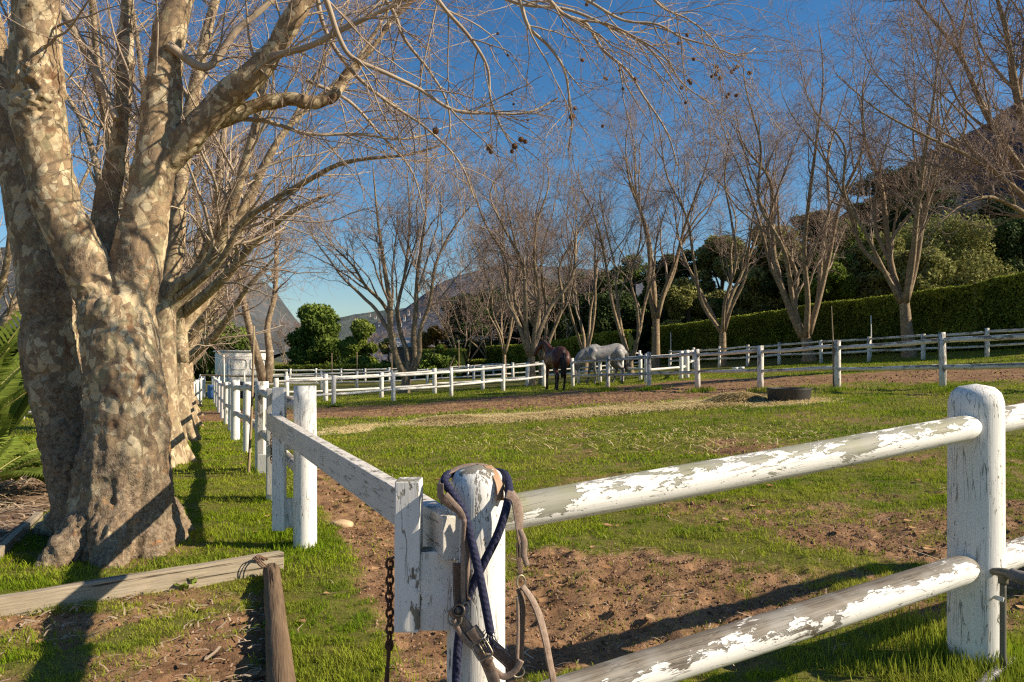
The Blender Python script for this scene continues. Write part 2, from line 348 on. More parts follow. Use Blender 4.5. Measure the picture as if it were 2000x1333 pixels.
def masks(x, y):
    n = fbm2(x, y, 1.1, 4, 1); nn = fbm2(x, y, 5.5, 4, 2); n0 = n*.5+nn*.5-.5
    d = np.zeros_like(x)
    for s_, w_, k in ((S_PATH, .24, 1), (S_MUD, .38, 1), (S_MUD2, .3, .95), (S_MUD3, .36, .8), (S_SP, .55, .60), (S_SP2, .5, .8), (S_SP3, .45, .72), (S_SP4, .9, .5), (S_SP5, .4, .75), (S_BAND, 2.7, 1.15), (S_BAND2, 2.3, 1.1)):
        d = np.maximum(d, k*strip(x, y, s_, w_))
    d = np.clip(d*1.15+n0*1.9*(d > .02)-.08, 0, 1)
    # loose bare spots everywhere in the paddock
    sp = ss(fbm2(x, y, .9, 3, 7)*.6+nn*.4, .56, .66)*.5*ss(x, -1.2, .2)
    d = np.maximum(d, sp*(y < 22))
    # bed inside the timber corner
    bx, by = BEAM_A.x, BEAM_A.y; dx, dy = BEAM_B.x-bx, BEAM_B.y-by; below = ((x-bx)*dy-(y-by)*dx)/math.hypot(dx, dy)   # >0 nearer than the beam
    lx, ly = LOG_A.x, LOG_A.y; ex, ey = LOG_B.x-lx, LOG_B.y-ly; leftof = ((x-lx)*ey-(y-ly)*ex)/math.hypot(ex, ey)
    leftof = -leftof if ((-3-lx)*ey-(2.5-ly)*ex) < 0 else leftof
    bed = ss(below, 0, .06)*ss(leftof, 0, .06)
    bd = np.clip(ss(below, .75, 1.35)*.62+.22*ss(below, .0, .1)+ss(leftof, .3, 0)*.35+n0*3.0, 0, 1)
    d = np.where(bed > .5, bd, d)
    # mulch walk left of the trees
    ax, ay = S_LEFT[0]; cx_, cy_ = S_LEFT[1]; ex, ey = cx_-ax, cy_-ay
    lf = -((x-ax)*ey-(y-ay)*ex)/math.hypot(ex, ey)
    mul = ss(lf, -.02, .05)*(y > 3.6)*ss(x, -9.5, -8.5)*(y < 9.5+.8*n0)
    # trunk surroundings
    d = np.maximum(d, .45*(1-ss(np.hypot(x+2.58, y-5.0), .45, .8))*(n0 > -.03))
    hay = np.maximum(strip(x, y, S_HAY, .50, .8), np.maximum(.55*strip(x, y, S_HAY2, .5, .7), .7*strip(x, y, S_HAY3, .7, .7)))
    hay = np.clip(hay*1.7+n0*1.8*(hay > .02)-.1, 0, 1)
    return d, hay, mul, bed
def disp(x, y, d, hay):
    r = (fbm2(x, y, 9, 4, 5)-.5)*.05*d + (fbm2(x, y, 24, 4, 6)-.5)*.045*d + (fbm2(x, y, 1.6, 3, 8)-.5)*.05 + (fbm2(x, y, 6, 3, 9)-.5)*.02
    pile = strip(x, y, gp((850, 826), (905, 822)), .3, .9)*.07+strip(x, y, gp((1425, 786), (1450, 786)), .35, .9)*.14
    fall = 1-ss(np.hypot(x, y), 25, 60)
    return (r-.012*d)*fall+hay*.01+pile+hoof(x, y)*(.3+.7*d)
_hr = R(91); HOOF = [(a, b, c) for a, b, c in zip(_hr.rand(420)*5.6-1.3, 2.1+_hr.rand(420)*5.2, _hr.rand(420))]
def hoof(x, y):
    o = np.zeros(np.shape(x)); x = np.asarray(x, float); y = np.asarray(y, float)
    for a, b, c in HOOF:
        m_ = np.flatnonzero((np.abs(x-a) < .16) & (np.abs(y-b) < .16))
        if len(m_): d_ = np.hypot(x[m_]-a, (y[m_]-b)*(1+.15*c)); o[m_] += (-.018*np.exp(-(d_/.052)**4)+.008*np.exp(-((d_-.078)/.022)**2))*(.5+.6*c)
    return o
def axis(segs):
    o = [segs[0][0]]
    for a, b, s_ in segs: o += list(np.linspace(a, b, max(2, int(round((b-a)/s_))+1))[1:])
    return np.array(o)
far = lambda a, b, k: list(zip(np.geomspace(a, b, k)[:-1], np.geomspace(a, b, k)[1:]))
pos_x = [(4, 9, .06), (9, 18, .16), (18, 40, .6)]+[(a, b, b-a) for a, b in far(40, 3000, 18)]
xs = axis([(-b, -a, s_) for a, b, s_ in pos_x[::-1]]+[(-4, 4, .022)]+pos_x)
ys = axis([(-400, -40, 60), (-40, -4, 4), (-4, 1.4, .4), (1.4, 6.5, .02), (6.5, 12, .05), (12, 24, .12), (24, 50, .4)]+[(a, b, b-a) for a, b in far(50, 3500, 18)])
GX, GY = np.meshgrid(xs, ys); gx, gy = GX.ravel(), GY.ravel(); dm, hm, mm, bm_ = masks(gx, gy); dz = disp(gx, gy, np.maximum(dm, mm*.7), hm)
mb = MB(); mb.add(np.stack([gx, gy, g(gx, gy)+dz], -1), grid_q(len(ys), len(xs)))
def mat_ground():
    m = M_('ground', .95, .1); p = m.pos(); d = m.attr('dirt'); h = m.attr('hay'); u = m.attr('mulch')
    f1 = m.noise(p, 45, 5, .7); f2 = m.noise(p, 7, 4, .6); f3 = m.noise(p, 160, 3, .7)
    dirt = m.mix(m.map(f1, .3, .7), (.13, .068, .032), (.37, .225, .12)); dirt = m.mix(m.map(f2, .35, .65), dirt, m.mix(.5, dirt, (.36, .215, .12)))
    dirt = m.mix(m.map(f3, .62, .7, 0, .6), dirt, (.36, .28, .18)); dirt = m.mix(m.map(m.noise(p, 85, 4, .75), .54, .62, 0, .75), dirt, (.085, .04, .022)); dirt = m.mix(m.map(m.noise(p, 2.1, 3), .45, .62, 0, .55), dirt, (.10, .05, .028))
    gr = m.mix(m.map(f1, .3, .7), (.055, .06, .012), (.15, .165, .02)); gr = m.mix(m.map(f2, .4, .65, 0, .6), gr, (.17, .15, .035))
    gr = m.mix(m.map(m.noise(p, .35, 4, .6), .42, .62, 0, .5), gr, (.19, .175, .05)); gr = m.mix(m.map(m.noise(p, 19, 5, .7), .50, .62, 0, .6), gr, (.13, .085, .035))
    hy = m.mix(m.map(f1, .3, .7), (.48, .36, .16), (.76, .63, .36))
    ml = m.mix(m.map(m.noise(p, 30, 5, .7, .5), .35, .68), (.075, .042, .028), (.33, .22, .14))
    c = m.mix(m.map(m.math('ADD', d, m.math('MULTIPLY', m.math('SUBTRACT', f1, .5), .8)), .22, .72), gr, dirt)
    c = m.mix(m.map(m.math('ADD', h, m.math('MULTIPLY', m.math('SUBTRACT', f1, .5), 1.0)), .3, .6), c, hy); c = m.mix(u, c, ml)
    hh = m.math('ADD', f1, m.math('MULTIPLY', f3, .4)); return m.out(c, m.bump(hh, .8, .012))
ground = mb.build('ground', mat_ground()); tag(ground, kind='structure')
for nme, ar in (('dirt', dm), ('hay', hm), ('mulch', mm)):
    at = ground.data.attributes.new(nme, 'FLOAT', 'POINT'); at.data.foreach_set('value', ar.astype(np.float32))

# ------------------------------------------------------------------ grass (uncountable: stuff)
def blades(n, y0, y1, hmin, hmax, wd, seed, keepf=None, xlim=None):
    r = R(seed); y = np.sqrt(r.rand(n)*(y1**2-y0**2)+y0**2); x = (r.rand(n)*2-1)*.70*y
    if xlim: x = xlim[0]+r.rand(n)*(xlim[1]-xlim[0])
    d, h, mu, bed = masks(x, y); tuft = fbm2(x, y, 3.0, 4, 12); k = 1-np.clip(d*1.25, 0, .97)
    t3 = fbm2(x, y, 13, 3, 14); keep = (r.rand(n) < k*(.18+.75*ss(tuft, .35, .62)+.75*ss(t3, .42, .60))*(1-.9*np.clip(h, 0, 1))*(1-mu)) & (y < 60)
    keep &= ~((np.hypot(x+2.58, y-5.0) < .40))
    x, y, d, tuft = x[keep], y[keep], d[keep], tuft[keep]; n = len(x)
    z = g(x, y)+disp(x, y, np.maximum(d, 0), h[keep])
    H = (hmin+(hmax-hmin)*r.rand(n)**1.6)*(.5+.6*ss(tuft, .38, .66)+.6*ss(fbm2(x, y, 13, 3, 14), .45, .62)); a = r.rand(n)*2*PI; ln = H*(.35+.75*r.rand(n)); W = wd*(.7+.6*r.rand(n))
    b = a+PI/2+r.randn(n)*.5; c, s_ = np.cos(a), np.sin(a); wx, wy = np.cos(b)*W, np.sin(b)*W
    p0 = np.stack([x-wx, y-wy, z-.004], -1); p1 = np.stack([x+wx, y+wy, z-.004], -1)
    mx, my, mz = x+c*ln*.4, y+s_*ln*.4, z+H*.62; p2 = np.stack([mx+wx*.75, my+wy*.75, mz], -1); p3 = np.stack([mx-wx*.75, my-wy*.75, mz], -1)
    p4 = np.stack([x+c*ln, y+s_*ln, z+H*.98], -1); v = np.stack([p0, p1, p2, p3, p4], 1).reshape(-1, 3); i = np.arange(n)*5
    val = np.clip(fbm2(x, y, 2.2, 3, 20)*1.3-.15+r.randn(n)*.22+d*.3, 0, 1)
    return v, np.stack([i, i+1, i+2, i+3], -1), np.stack([i+3, i+2, i+4], -1), np.repeat(val, 5)
mb = MB()
for args in ((190000, 2.3, 4.2, .008, .028, .0015, 1), (230000, 4.2, 8, .010, .030, .0024, 2), (160000, 8, 16, .013, .036, .005, 3), (110000, 16, 34, .02, .05, .011, 4)):
    v, q, t, a = blades(*args); mb.add(v, q, t, None, a)
# longer tufts at the feet of posts and logs
r = R(55); cen = [G(598, 1070), G(1905, 1290), G(1930, 1300), G(1860, 1300), G(1890, 1330), G(1975, 1330), G(540, 1045), G(520, 920), G(640, 790), G(770, 780), G(1180, 765), G(1370, 765), G(1270, 762), G(1490, 765), G(1640, 765), G(1845, 765), G(1830, 1240), G(1700, 1290)]
for c in cen:
    n = 420; x = c.x+r.randn(n)*.10*(1+c.y*.05); y = c.y+r.randn(n)*.09*(1+c.y*.05); H = (.02+(.07 if c.x > 1.4 else .035)*r.rand(n))*(1+.035*c.y); a = r.rand(n)*2*PI; z = g(x, y); ln = H*.5*r.rand(n); W = .0022*(1+c.y*.12)
    wx, wy = np.sin(a)*W, -np.cos(a)*W; cc, s_ = np.cos(a), np.sin(a)
    v = np.stack([np.stack([x-wx, y-wy, z-.01], -1), np.stack([x+wx, y+wy, z-.01], -1), np.stack([x+cc*ln*.4+wx*.7, y+s_*ln*.4+wy*.7, z+H*.6], -1), np.stack([x+cc*ln*.4-wx*.7, y+s_*ln*.4-wy*.7, z+H*.6], -1), np.stack([x+cc*ln, y+s_*ln, z+H], -1)], 1).reshape(-1, 3)
    i = np.arange(n)*5; mb.add(v, np.stack([i, i+1, i+2, i+3], -1), np.stack([i+3, i+2, i+4], -1), None, np.repeat(np.clip(r.rand(n)*.7, 0, 1), 5))
grass = mb.build('grass', GRASS); tag(grass, 'short green and straw-tinged grass covering the paddock and verge', 'grass', kind='stuff')

# hay strands, wood chips, leaf litter (stuff)
def strands(n, fx, L0, L1, w0, seed, lift=.012):
    r = R(seed); x, y = fx(r, n); n = len(x); z = g(x, y)+disp(x, y, x*0, x*0+.5)+lift*r.rand(n); a = r.rand(n)*2*PI; L = L0+(L1-L0)*r.rand(n)
    dx, dy, dzz = np.cos(a)*L/2, np.sin(a)*L/2, r.randn(n)*L*.08; wx, wy = -np.sin(a)*w0, np.cos(a)*w0; b = r.randn(n)*L*.12
    A = np.stack([x-dx, y-dy, z-dzz], -1); M = np.stack([x-np.sin(a)*b, y+np.cos(a)*b, z+lift*.4], -1); B = np.stack([x+dx, y+dy, z+dzz], -1); W = np.stack([wx, wy, x*0], -1)
    v = np.stack([A-W, A+W, M-W, M+W, B-W, B+W], 1).reshape(-1, 3); i = np.arange(n)*6
    return v, np.concatenate([np.stack([i, i+1, i+3, i+2], -1), np.stack([i+2, i+3, i+5, i+4], -1)]), np.repeat(r.rand(n), 6)
def near_poly(pts, wd):
    def f(r, n):
        k = r.randint(0, len(pts)-1, n); t = r.rand(n); p = np.array(pts); c = p[k]*(1-t)[:, None]+p[k+1]*t[:, None]; o = r.randn(n, 2)*wd*.55; return c[:, 0]+o[:, 0], c[:, 1]+o[:, 1]
    return f
HAYM = mat_leaf('hay_straw', (.60, .46, .20), (.76, .64, .37), (.46, .34, .15), .2)
mb = MB()
for pts, wd, n, sd in ((S_HAY, .85, 24000, 1), (S_HAY[:2], .5, 6000, 2), (S_HAY2, .55, 1000, 3), (S_HAY3, .7, 3500, 4), (gp((1400, 790), (1460, 786)), .35, 2500, 5), (gp((900, 860), (1300, 850), (1500, 860)), 1.4, 700, 6)):
    v, q, a = strands(n, near_poly(pts, wd), .07, .24, .0045, sd, .035); mb.add(v, q, None, None, a)
tag(mb.build('scattered_hay', HAYM), 'pale dry hay spread in a long strip over the paddock grass', 'hay', kind='stuff')
LIT = mat_leaf('litter', (.42, .30, .19), (.60, .48, .34), (.20, .13, .08), .05)
mb = MB()
def inbed(r, n):
    x = -3.4+r.rand(n)*2.8; y = 2.2+r.rand(n)*2.4; d, h, mu, bed = masks(x, y); k = (bed > .5) & (d > .4); return x[k], y[k]
def inmul(r, n):
    x = -8+r.rand(n)*5.5; y = 3.8+r.rand(n)*5.5; d, h, mu, bed = masks(x, y); k = (mu > .5); return x[k], y[k]
def inmud(r, n):
    x = -1.2+r.rand(n)*5; y = 2.3+r.rand(n)*4; d, h, mu, bed = masks(x, y); k = (d > .35)&(bed < .5); return x[k], y[k]
def anyw(r, n): y = 2.4+r.rand(n)**.6*16; return (r.rand(n)*2-1)*.7*y, y
for f, n, a0, a1, w0, sd in ((inbed, 1300, .015, .07, .0034, 1), (inbed, 110, .05, .13, .007, 2), (inmul, 5200, .05, .32, .006, 3), (inmud, 1200, .015, .07, .0016, 4), (anyw, 1500, .03, .10, .002, 5), (inmud, 60, .1, .28, .003, 6)):
    v, q, a = strands(n, f, a0, a1, w0, sd, .014); mb.add(v, q, None, None, a)
tag(mb.build('bark_litter', LIT), 'brown bark chips and twigs scattered on the bare soil by the timber edging', 'litter', kind='stuff')
# clods and crumbs on the bare soil (stuff)
CLOD = MB(); r = R(31)
def clods(f, n, s0, s1):
    x, y = f(r, n); n = len(x); z = g(x, y)+disp(x, y, x*0+.8, x*0); s_ = s0+(s1-s0)*r.rand(n)**3; o8 = np.array([(1, 0, 0), (0, 1, 0), (-1, 0, 0), (0, -1, 0), (0, 0, 1), (0, 0, -1)], float)
    a = r.rand(n)*6.28; c, d = np.cos(a)[:, None], np.sin(a)[:, None]; q = o8[None]*(.6+.8*r.rand(n, 6, 1))*s_[:, None, None]; v = np.stack([q[..., 0]*c-q[..., 1]*d+x[:, None], q[..., 0]*d+q[..., 1]*c+y[:, None], q[..., 2]*.75+z[:, None]+s_[:, None]*.15], -1)
    i = np.arange(n)[:, None]*6; t = np.array([(0, 1, 4), (1, 2, 4), (2, 3, 4), (3, 0, 4), (1, 0, 5), (2, 1, 5), (3, 2, 5), (0, 3, 5)]); CLOD.add(v.reshape(-1, 3), None, (i[:, :, None]+t[None]).reshape(-1, 3), None, np.repeat(r.rand(n), 6))
def farmud(r, n): y = 6+r.rand(n)*16; x = (r.rand(n)*2-1)*.68*y; d, h, mu, bed = masks(x, y); k = (d > .5) & (h < .3); return x[k], y[k]
clods(inmud, 42000, .002, .012); clods(inbed, 5000, .003, .012); clods(farmud, 16000, .008, .035); clods(inmul, 3000, .004, .02)
mm_ = M_('soil_crumbs', .95, .05); tag(CLOD.build('soil_clods', mm_.out(mm_.mix(mm_.attr('val'), (.10, .052, .026), (.35, .215, .12))), smooth=False), 'loose crumbs and clods of red-brown soil on the trampled ground', 'soil', kind='stuff')
mb = MB(); r = R(77)
for f, n in ((anyw, 420), (inbed, 60), (inmud, 90)):
    x, y = f(r, n); 
    for a, b in zip(x, y):
        s_ = .016+.02*r.rand(); z = float(g(a, b))+float(disp(np.array([a]), np.array([b]), np.array([.3]), np.array([0.]))[0])+.012; A = r.rand()*6.28; c0, s0 = math.cos(A), math.sin(A)
        pr = [(-1, 0, .1), (-.3, .7, .3), (.6, .5, .2), (1.1, 0, .35), (.5, -.6, .5), (-.4, -.6, .2), (0, 0, 0)]
        v = [(a+s_*(p_*c0-q_*s0), b+s_*(p_*s0+q_*c0), z+s_*h_*.8) for p_, q_, h_ in pr]; mb.add(v, None, [(6, i, (i+1) % 6) for i in range(6)], None, r.rand())
tag(mb.build('fallen_leaves', mat_leaf('dead_leaf', (.34, .18, .08), (.52, .33, .17), (.25, .14, .07), .1)), 'curled brown dead leaves dotted over the grass and soil', 'leaves', kind='stuff')
# ------------------------------------------------------------------ fences
def post(x, y, h, rad, mat, parent, seed, k=14, name='post', lean=(0, 0), top=.9, sink=.12, z0=None, nz=.03):
    r = R(seed); z = float(g(x, y)) if z0 is None else z0; mb = MB()
    tube(mb, [(x, y, z-sink), (x+lean[0]*.5, y+lean[1]*.5, z+h*.5), (x+lean[0], y+lean[1], z+h-rad*top*.9)], [rad*1.02, rad, rad*.97], k, cap=(1, 1+top), nz=nz, ns=5, rnd=r, n=14 if k > 12 else 4)
    return mb.build(name, mat, parent)
def rail(a, b, ra, rb, mat, parent, seed, k=14, sag=0, nz=.04, cap=2, n=24, name='rail'):
    r = R(seed); mb = MB(); a = np.array(a, float); b = np.array(b, float); m = (a+b)/2+np.array([0, 0, -sag])
    tube(mb, [a, a*.7+b*.3+np.array([0, 0, -sag*.8+r.randn()*sag*.4]), m, a*.25+b*.75+np.array([0, 0, -sag*.7+r.randn()*sag*.4]), b], [ra*.92, ra, (ra+rb)/2, rb, rb*.95], k, cap=(cap, cap), nz=nz, ns=4, rnd=r, n=n, up=(0, 1, .2))
    return mb.build(name, mat, parent)

# corner fence in front: centre post and right post
FF = empty('paddock_fence', 'white flaking post and rail fence nearest the camera, tack hung over its first post', 'fence', onG(-.09, 2.0))
def fbuild(fn, *a, **k):
    o = fn(*a, **k); o.location = -Vector(k.get('off', (0, 0, 0))) if 'off' in k else o.location; return o
def under(o, root):        # keep world place while parented to a located empty
    o.parent = root; o.matrix_parent_inverse = Matrix.Translation(-root.location) @ Matrix.Identity(4); return o
cp = P(930, 908, 2.0)
mb = MB(); r = R(5)
tube(mb, [(cp.x, 2.0, -.2), (cp.x, 2.0, .35), (cp.x+.001, 2.0, .78), (cp.x+.002, 2.0, .856), (cp.x+.003, 2.0, .886), (cp.x+.003, 2.0, .908), (cp.x+.003, 2.0, .921), (cp.x+.003, 2.0, .926)], [.078, .076, .0745, .0735, .069, .057, .036, .004], 72, cap=(1, 0), nz=.016, ns=7, rnd=r, n=110)
under(mb.build('post', mat_paint('corner_post_paint', .37, .12, moss=.18, chip=.68, wood=(.2, .18, .13))), FF)
rp = P(1906, 750, 2.86); mb = MB(); zt = rp.z
tube(mb, [(rp.x-.002, 2.86, -.1), (rp.x, 2.86, .4), (rp.x, 2.86, zt-.07), (rp.x, 2.86, zt-.035), (rp.x, 2.86, zt-.012), (rp.x, 2.86, zt)], [.0935, .0935, .092, .083, .062, .004], 72, cap=(1, 0), nz=.015, ns=5, rnd=R(9), n=110)
under(mb.build('post', mat_paint('right_post_paint', .36, .06, moss=.06, chip=.705)), FF)
a, b = P(985, 1003, 2.02), P(1878, 838, 2.77)
under(rail(a, b, .050, .049, PAINT_TOP, None, 31, 48, .004, .03, 3, 160), FF)
a, b = P(985, 1394, 2.02), P(1868, 1117, 2.76)
under(rail(a, b, .054, .054, PAINT_LOW, None, 37, 48, .003, .07, 3, 160), FF)
d_ = (rp-Vector((cp.x, 2.0, 0))); nx = P(1958, 820, 2.9)
under(rail(P(1948, 822, 2.9), P(1948, 822, 2.9)+Vector((1.9, 1.0, .16)), .052, .05, PAINT, None, 41, 32, 0, .04, 3, 60), FF)
under(rail(P(1930, 1100, 2.9), P(1930, 1100, 2.9)+Vector((1.9, 1.0, .16)), .055, .05, PAINT_LOW, None, 43, 32, 0, .05, 3, 60), FF)
under(post(rp.x+1.95, 2.86+1.0, 1.0, .09, PAINT, None, 44, 24), FF)
# slip-rail holder: board, packing block between board and post
PD = Vector((-.41, .91, .036)).normalized()
hold = empty('rail_holder', None, None, (0, 0, 0)); del_ = hold; hold.name = 'rail_holder'
under(hold, FF)
def pbox(name, px0, py0, px1, py1, d, thick, mat, parent, seed, bev=.004, wob=.006, side=(1, 0, 0)):
    a, b = P(px0, py0, d), P(px1, py1, d); mb = MB(); cx, cz = (a.x+b.x)/2, (a.z+b.z)/2
    box(mb, (cx, d+thick/2, cz), (abs(b.x-a.x), thick, abs(b.z-a.z)), None, bev, R(seed), wob=wob, cuts=14); o = mb.build(name, mat, parent, smooth=False); return o
BOARD = mat_paint('board_paint', .38, .1, moss=.14, chip=.70)
pbox('board', 770, 940, 819, 1237, 1.94, .075, BOARD, hold, 3)
pbox('board', 820.5, 1078, 886, 1233, 1.955, .06, BOARD, hold, 4)
# far holder by the near left post
HB = PAINT
# plank lying in the two holders
a = P(884, 1052, 1.93); b = P(530, 823, 5.15); v = b-a; A = frame(v); mb = MB()
box(mb, (a+v*.5), (.052, .114, v.length), A, .004, R(8), wob=.004, cuts=30)
PLK = mat_paint('plank_paint', .32, .05, paint=(.70, .655, .58), moss=.16, chip=.745)
pl = mb.build('gate_plank', PLK, smooth=False, at=(a.x, a.y, a.z)); tag(pl, 'long white plank closing the paddock gateway, lying in slots beside both posts', 'gate plank')

# alley fence running away on the left
ALx = lambda y: .696-.41*y
ay = [4.95, 6.7, 8.6, 10.7, 13.0, 15.6, 18.2, 21.0, 24.0, 27.0, 30.0, 33.5]
AF = empty('alley_fence', 'white post and rail fence receding beside the row of old trees', 'fence', onG(ALx(4.95), 4.95))
for i, y in enumerate(ay):
    x = ALx(y)+(0, -.02, .03, .0, -.05, .0, 0, 0, 0, 0, 0, 0)[i]; h = (1.07, 1.0, 1.03, 1.0, 1.04, 1.0, 1.02, .98, 1, 1, 1, 1)[i]
    under(post(x, y, h, (.073, .07, .075, .055, .075, .065)[min(i, 5)], PAINT, None, 100+i, 40 if i < 3 else 14, top=.42, nz=.03), AF)
    if i:
        y0, x0 = ay[i-1], ALx(ay[i-1])
        for z in (.9, .47): under(rail((x0, y0, float(g(x0, y0))+z), (x, y, float(g(x, y))+z+(.02 if i % 2 else -.02)), .042, .04, PAINT_OLD, None, 150+i+int(z*10), 14, .01), AF)
h2 = empty('rail_holder', None, None); h2.name = 'rail_holder'; under(h2, AF)
pbox('board', 531, 757, 555, 1038, 4.93, .06, BOARD, h2, 13, .006); pbox('board', 556, 832, 580, 880, 4.97, .05, PAINT, h2, 14, .01); pbox('board', 553, 975, 580, 1032, 4.97, .05, PAINT, h2, 15, .01)
h3 = empty('rail_holder', None, None); h3.name = 'rail_holder'; under(h3, AF)
pbox('board', 502, 772, 515, 945, 8.35, .05, PAINT_OLD, h3, 16, .006); pbox('board', 515, 800, 530, 836, 8.38, .04, PAINT_OLD, h3, 17, .006); pbox('board', 502, 888, 528, 948, 8.28, .03, PAINT, h3, 18, .006)
pbox('board', 521, 760, 533, 968, 6.55, .05, PAINT_OLD, h3, 19, .006)
# far side gateway posts of the alley
LG = empty('hitching_rail', 'low white posts and rail at the far end of the alley left of the path', 'rail', onG(-10.6, 25))
for i, (px, d) in enumerate(((376, 25.5), (384, 28), (391, 31), (398, 34.5))):
    x = (px-1000)/1500*d; under(post(x, d, 1.0, .075, PAINT_FAR, None, 200+i, 10), LG)
    if i: under(rail(pr+Vector((0, 0, .85)), onG(x, d, .85), .045, .045, PAINT_FAR, None, 210+i, 8), LG)
    pr = onG(x, d)
CB = empty('cross_rail', 'thin white rail crossing the end of the alley in front of the trailer', 'rail', onG(-9.6, 27))
e0 = P(392, 733, 29); e1 = P(515, 737, 27.5); under(rail(e0, e1, .03, .03, STAKE, None, 219, 8), CB)
for e in (e0, e1, P(427, 735, 28.6)): under(post(e.x, e.y, e.z-float(g(e.x, e.y))+.06, .05, PAINT_FAR, None, int(e.x*-10), 8), CB)

# mid paddock fences: lists of (px, distance) with ground under them
def fence_run(name, label, pts, h=1.05, mat=PAINT_FAR, rad=.075, rails=((.93), (.42)), gaps=(), ends=(None, None), seed=0, k=10, rr=.045, hs=None):
    r = R(seed); root = None; W = []
    for px, d in pts: x = (px-1000)/1500*d; W.append(onG(x, d))
    root = empty(name, label, 'fence', W[0])
    for i, p_ in enumerate(W):
        under(post(p_.x, p_.y, h*(.97+.07*r.rand()), rad*(.9+.2*r.rand()), mat, None, seed*50+i, k, lean=(r.randn()*.015, r.randn()*.01), top=.6), root)
        if i and i-1 not in gaps:
            q_ = W[i-1]
            for z in rails: under(rail(q_+Vector((0, 0, z+r.randn()*.015)), p_+Vector((0, 0, z+r.randn()*.015)), rr*(.85+.3*r.rand()), rr*(.85+.3*r.rand()), mat, None, seed*70+i*3+int(z*9), 8, .02*r.rand(), cap=1, n=8), root)
    return root
ipx = lambda p0, d0, p1, d1, px: 1/(1/d0+(px-p0)/(p1-p0)*(1/d1-1/d0))
fence_run('paddock_fence', 'white post and rail fence behind the hay, left of the brown horse', [(px, ipx(651, 25.5, 983, 29.5, px)) for px in (540, 651, 768, 881.5, 983, 1062)], seed=1, rails=(.9, .4))
fence_run('paddock_fence', 'white rail fence from the grey horse rightwards, just behind the black tub', [(px, ipx(1119, 28.4, 1842, 14.9, px)) for px in (1119, 1187, 1268, 1363, 1485, 1636, 1842, 2120)], h=1.1, mat=PAINT_OLD, seed=2, rails=(.93, .42), rr=.05)
fence_run('paddock_fence', 'second parallel white fence just behind the one left of the brown horse', [(px, ipx(540, 28.5, 943, 32, px)) for px in (560, 636, 745, 849, 943, 1030)], seed=3, rails=(.9, .4), rad=.085)
fence_run('paddock_fence', 'white fence in the lane behind the grey horse and the trees', [(1062, 31.5), (1130, 31.2), (1172, 31), (1215, 30.5), (1251, 30), (1262, 27.2), (1330, 27.8), (1342, 29)], seed=4, rails=(.9, .45))
fence_run('paddock_fence', 'third white fence across the middle field, one post leaning', [(px, ipx(560, 41, 1002, 43, px)) for px in (500, 560, 628, 697, 765, 835, 925, 1002, 1060, 1130, 1195, 1250)], seed=5, rails=(.9, .4), k=8)
fence_run('paddock_fence', 'farthest white fence at the foot of the low hedge', [(px, ipx(560, 58, 1300, 58, px)) for px in (505, 567, 617, 666, 713, 760, 811, 863, 914, 964, 1015, 1065, 1115, 1165, 1215, 1265)], seed=6, rails=(.9, .45), k=7, rad=.09, rr=.06)
fence_run('paddock_fence', 'white fence climbing the slope in front of the long tall hedge', [(1308, 41), (1355, 39.5), (1405, 37.5), (1460, 36.3), (1522, 35), (1604, 33), (1697, 31), (1803, 29), (1928, 27), (2075, 25)], seed=7, mat=PAINT_OLD, rails=(.9, .42), rr=.05)
fence_run('paddock_fence', 'short white fence joining the slope fence to the horse lane', [(1342, 28.5), (1338, 34), (1355, 39)], seed=8, rails=(.9, .42))
fence_run('garden_fence', 'low white fence glimpsed left of the big tree behind the palm leaves', [(-60, 22), (46, 22), (130, 22)], seed=9, rails=(.6, .2), rad=.06)

# stakes and poles
def pole(a, b, ra, rb, mat, label, name='stake', k=8):
    mb = MB(); tube(mb, [a, (Vector(a)+Vector(b))/2+Vector((.01, 0, 0)), b], [ra, (ra+rb)/2, rb], k, cap=(1, 1), nz=.06, ns=4, rnd=R(int(abs(a[0])*100)), n=10); return tag(mb.build(name, mat, at=a), label, 'stake')
sb = onG(P(484, 920, 8.2).x, 8.2, -.1); pole(sb, P(496, 637, 8.2), .017, .011, STAKE, 'thin brown wooden stake leaning against the alley fence')
pole(P(437, 800, 20), P(437, 692, 20), .02, .018, PAINT_FAR, 'slim pale upright pole left of the white trailer')
pole(P(477, 790, 16), P(477, 727, 16), .02, .016, PAINT_FAR, 'short pale stake standing among the alley fence posts')
pole(onG(16.2*.93, 22.1, -.1)if 0 else P(1629, 770, 17.3), P(1624, 598, 17.3), .03, .008, STAKE, 'pointed grey stake rising above the slope fence beside a fence post')
pole(P(1701, 700, 31), P(1701, 617, 31), .03, .02, PAINT_FAR, 'thin pale post with a knob in front of the tall hedge')
pole(P(1310, 700, 45), P(1310, 650, 45), .035, .03, PAINT_FAR, 'thin pale post before the left end of the tall hedge')
pole(P(1905, 660, 30.5), P(1905, 552, 30.5), .08, .075, STAKE, 'grey timber post standing in the tall hedge face', name='hedge_post')
for px, d, y0, y1 in ((697, 57, 735, 688), (765, 56, 735, 690), (896, 57, 730, 665), (648, 57, 735, 690)):
    pole(P(px, y0, d), P(px, y1, d), .04, .03, STAKE, {697: 'thin post by the low hedge right of the pale green tree', 765: 'thin post by the low hedge behind the forked bare tree', 896: 'taller dark post at the end of the clipped hedge block', 648: 'thin post by the low hedge below the round green tree'}[px], name='thin_post')
# leaning branch against the third fence
pole(P(872, 728, 42), P(889, 694, 42), .05, .03, STAKE, 'pale branch leaning on the third white fence')

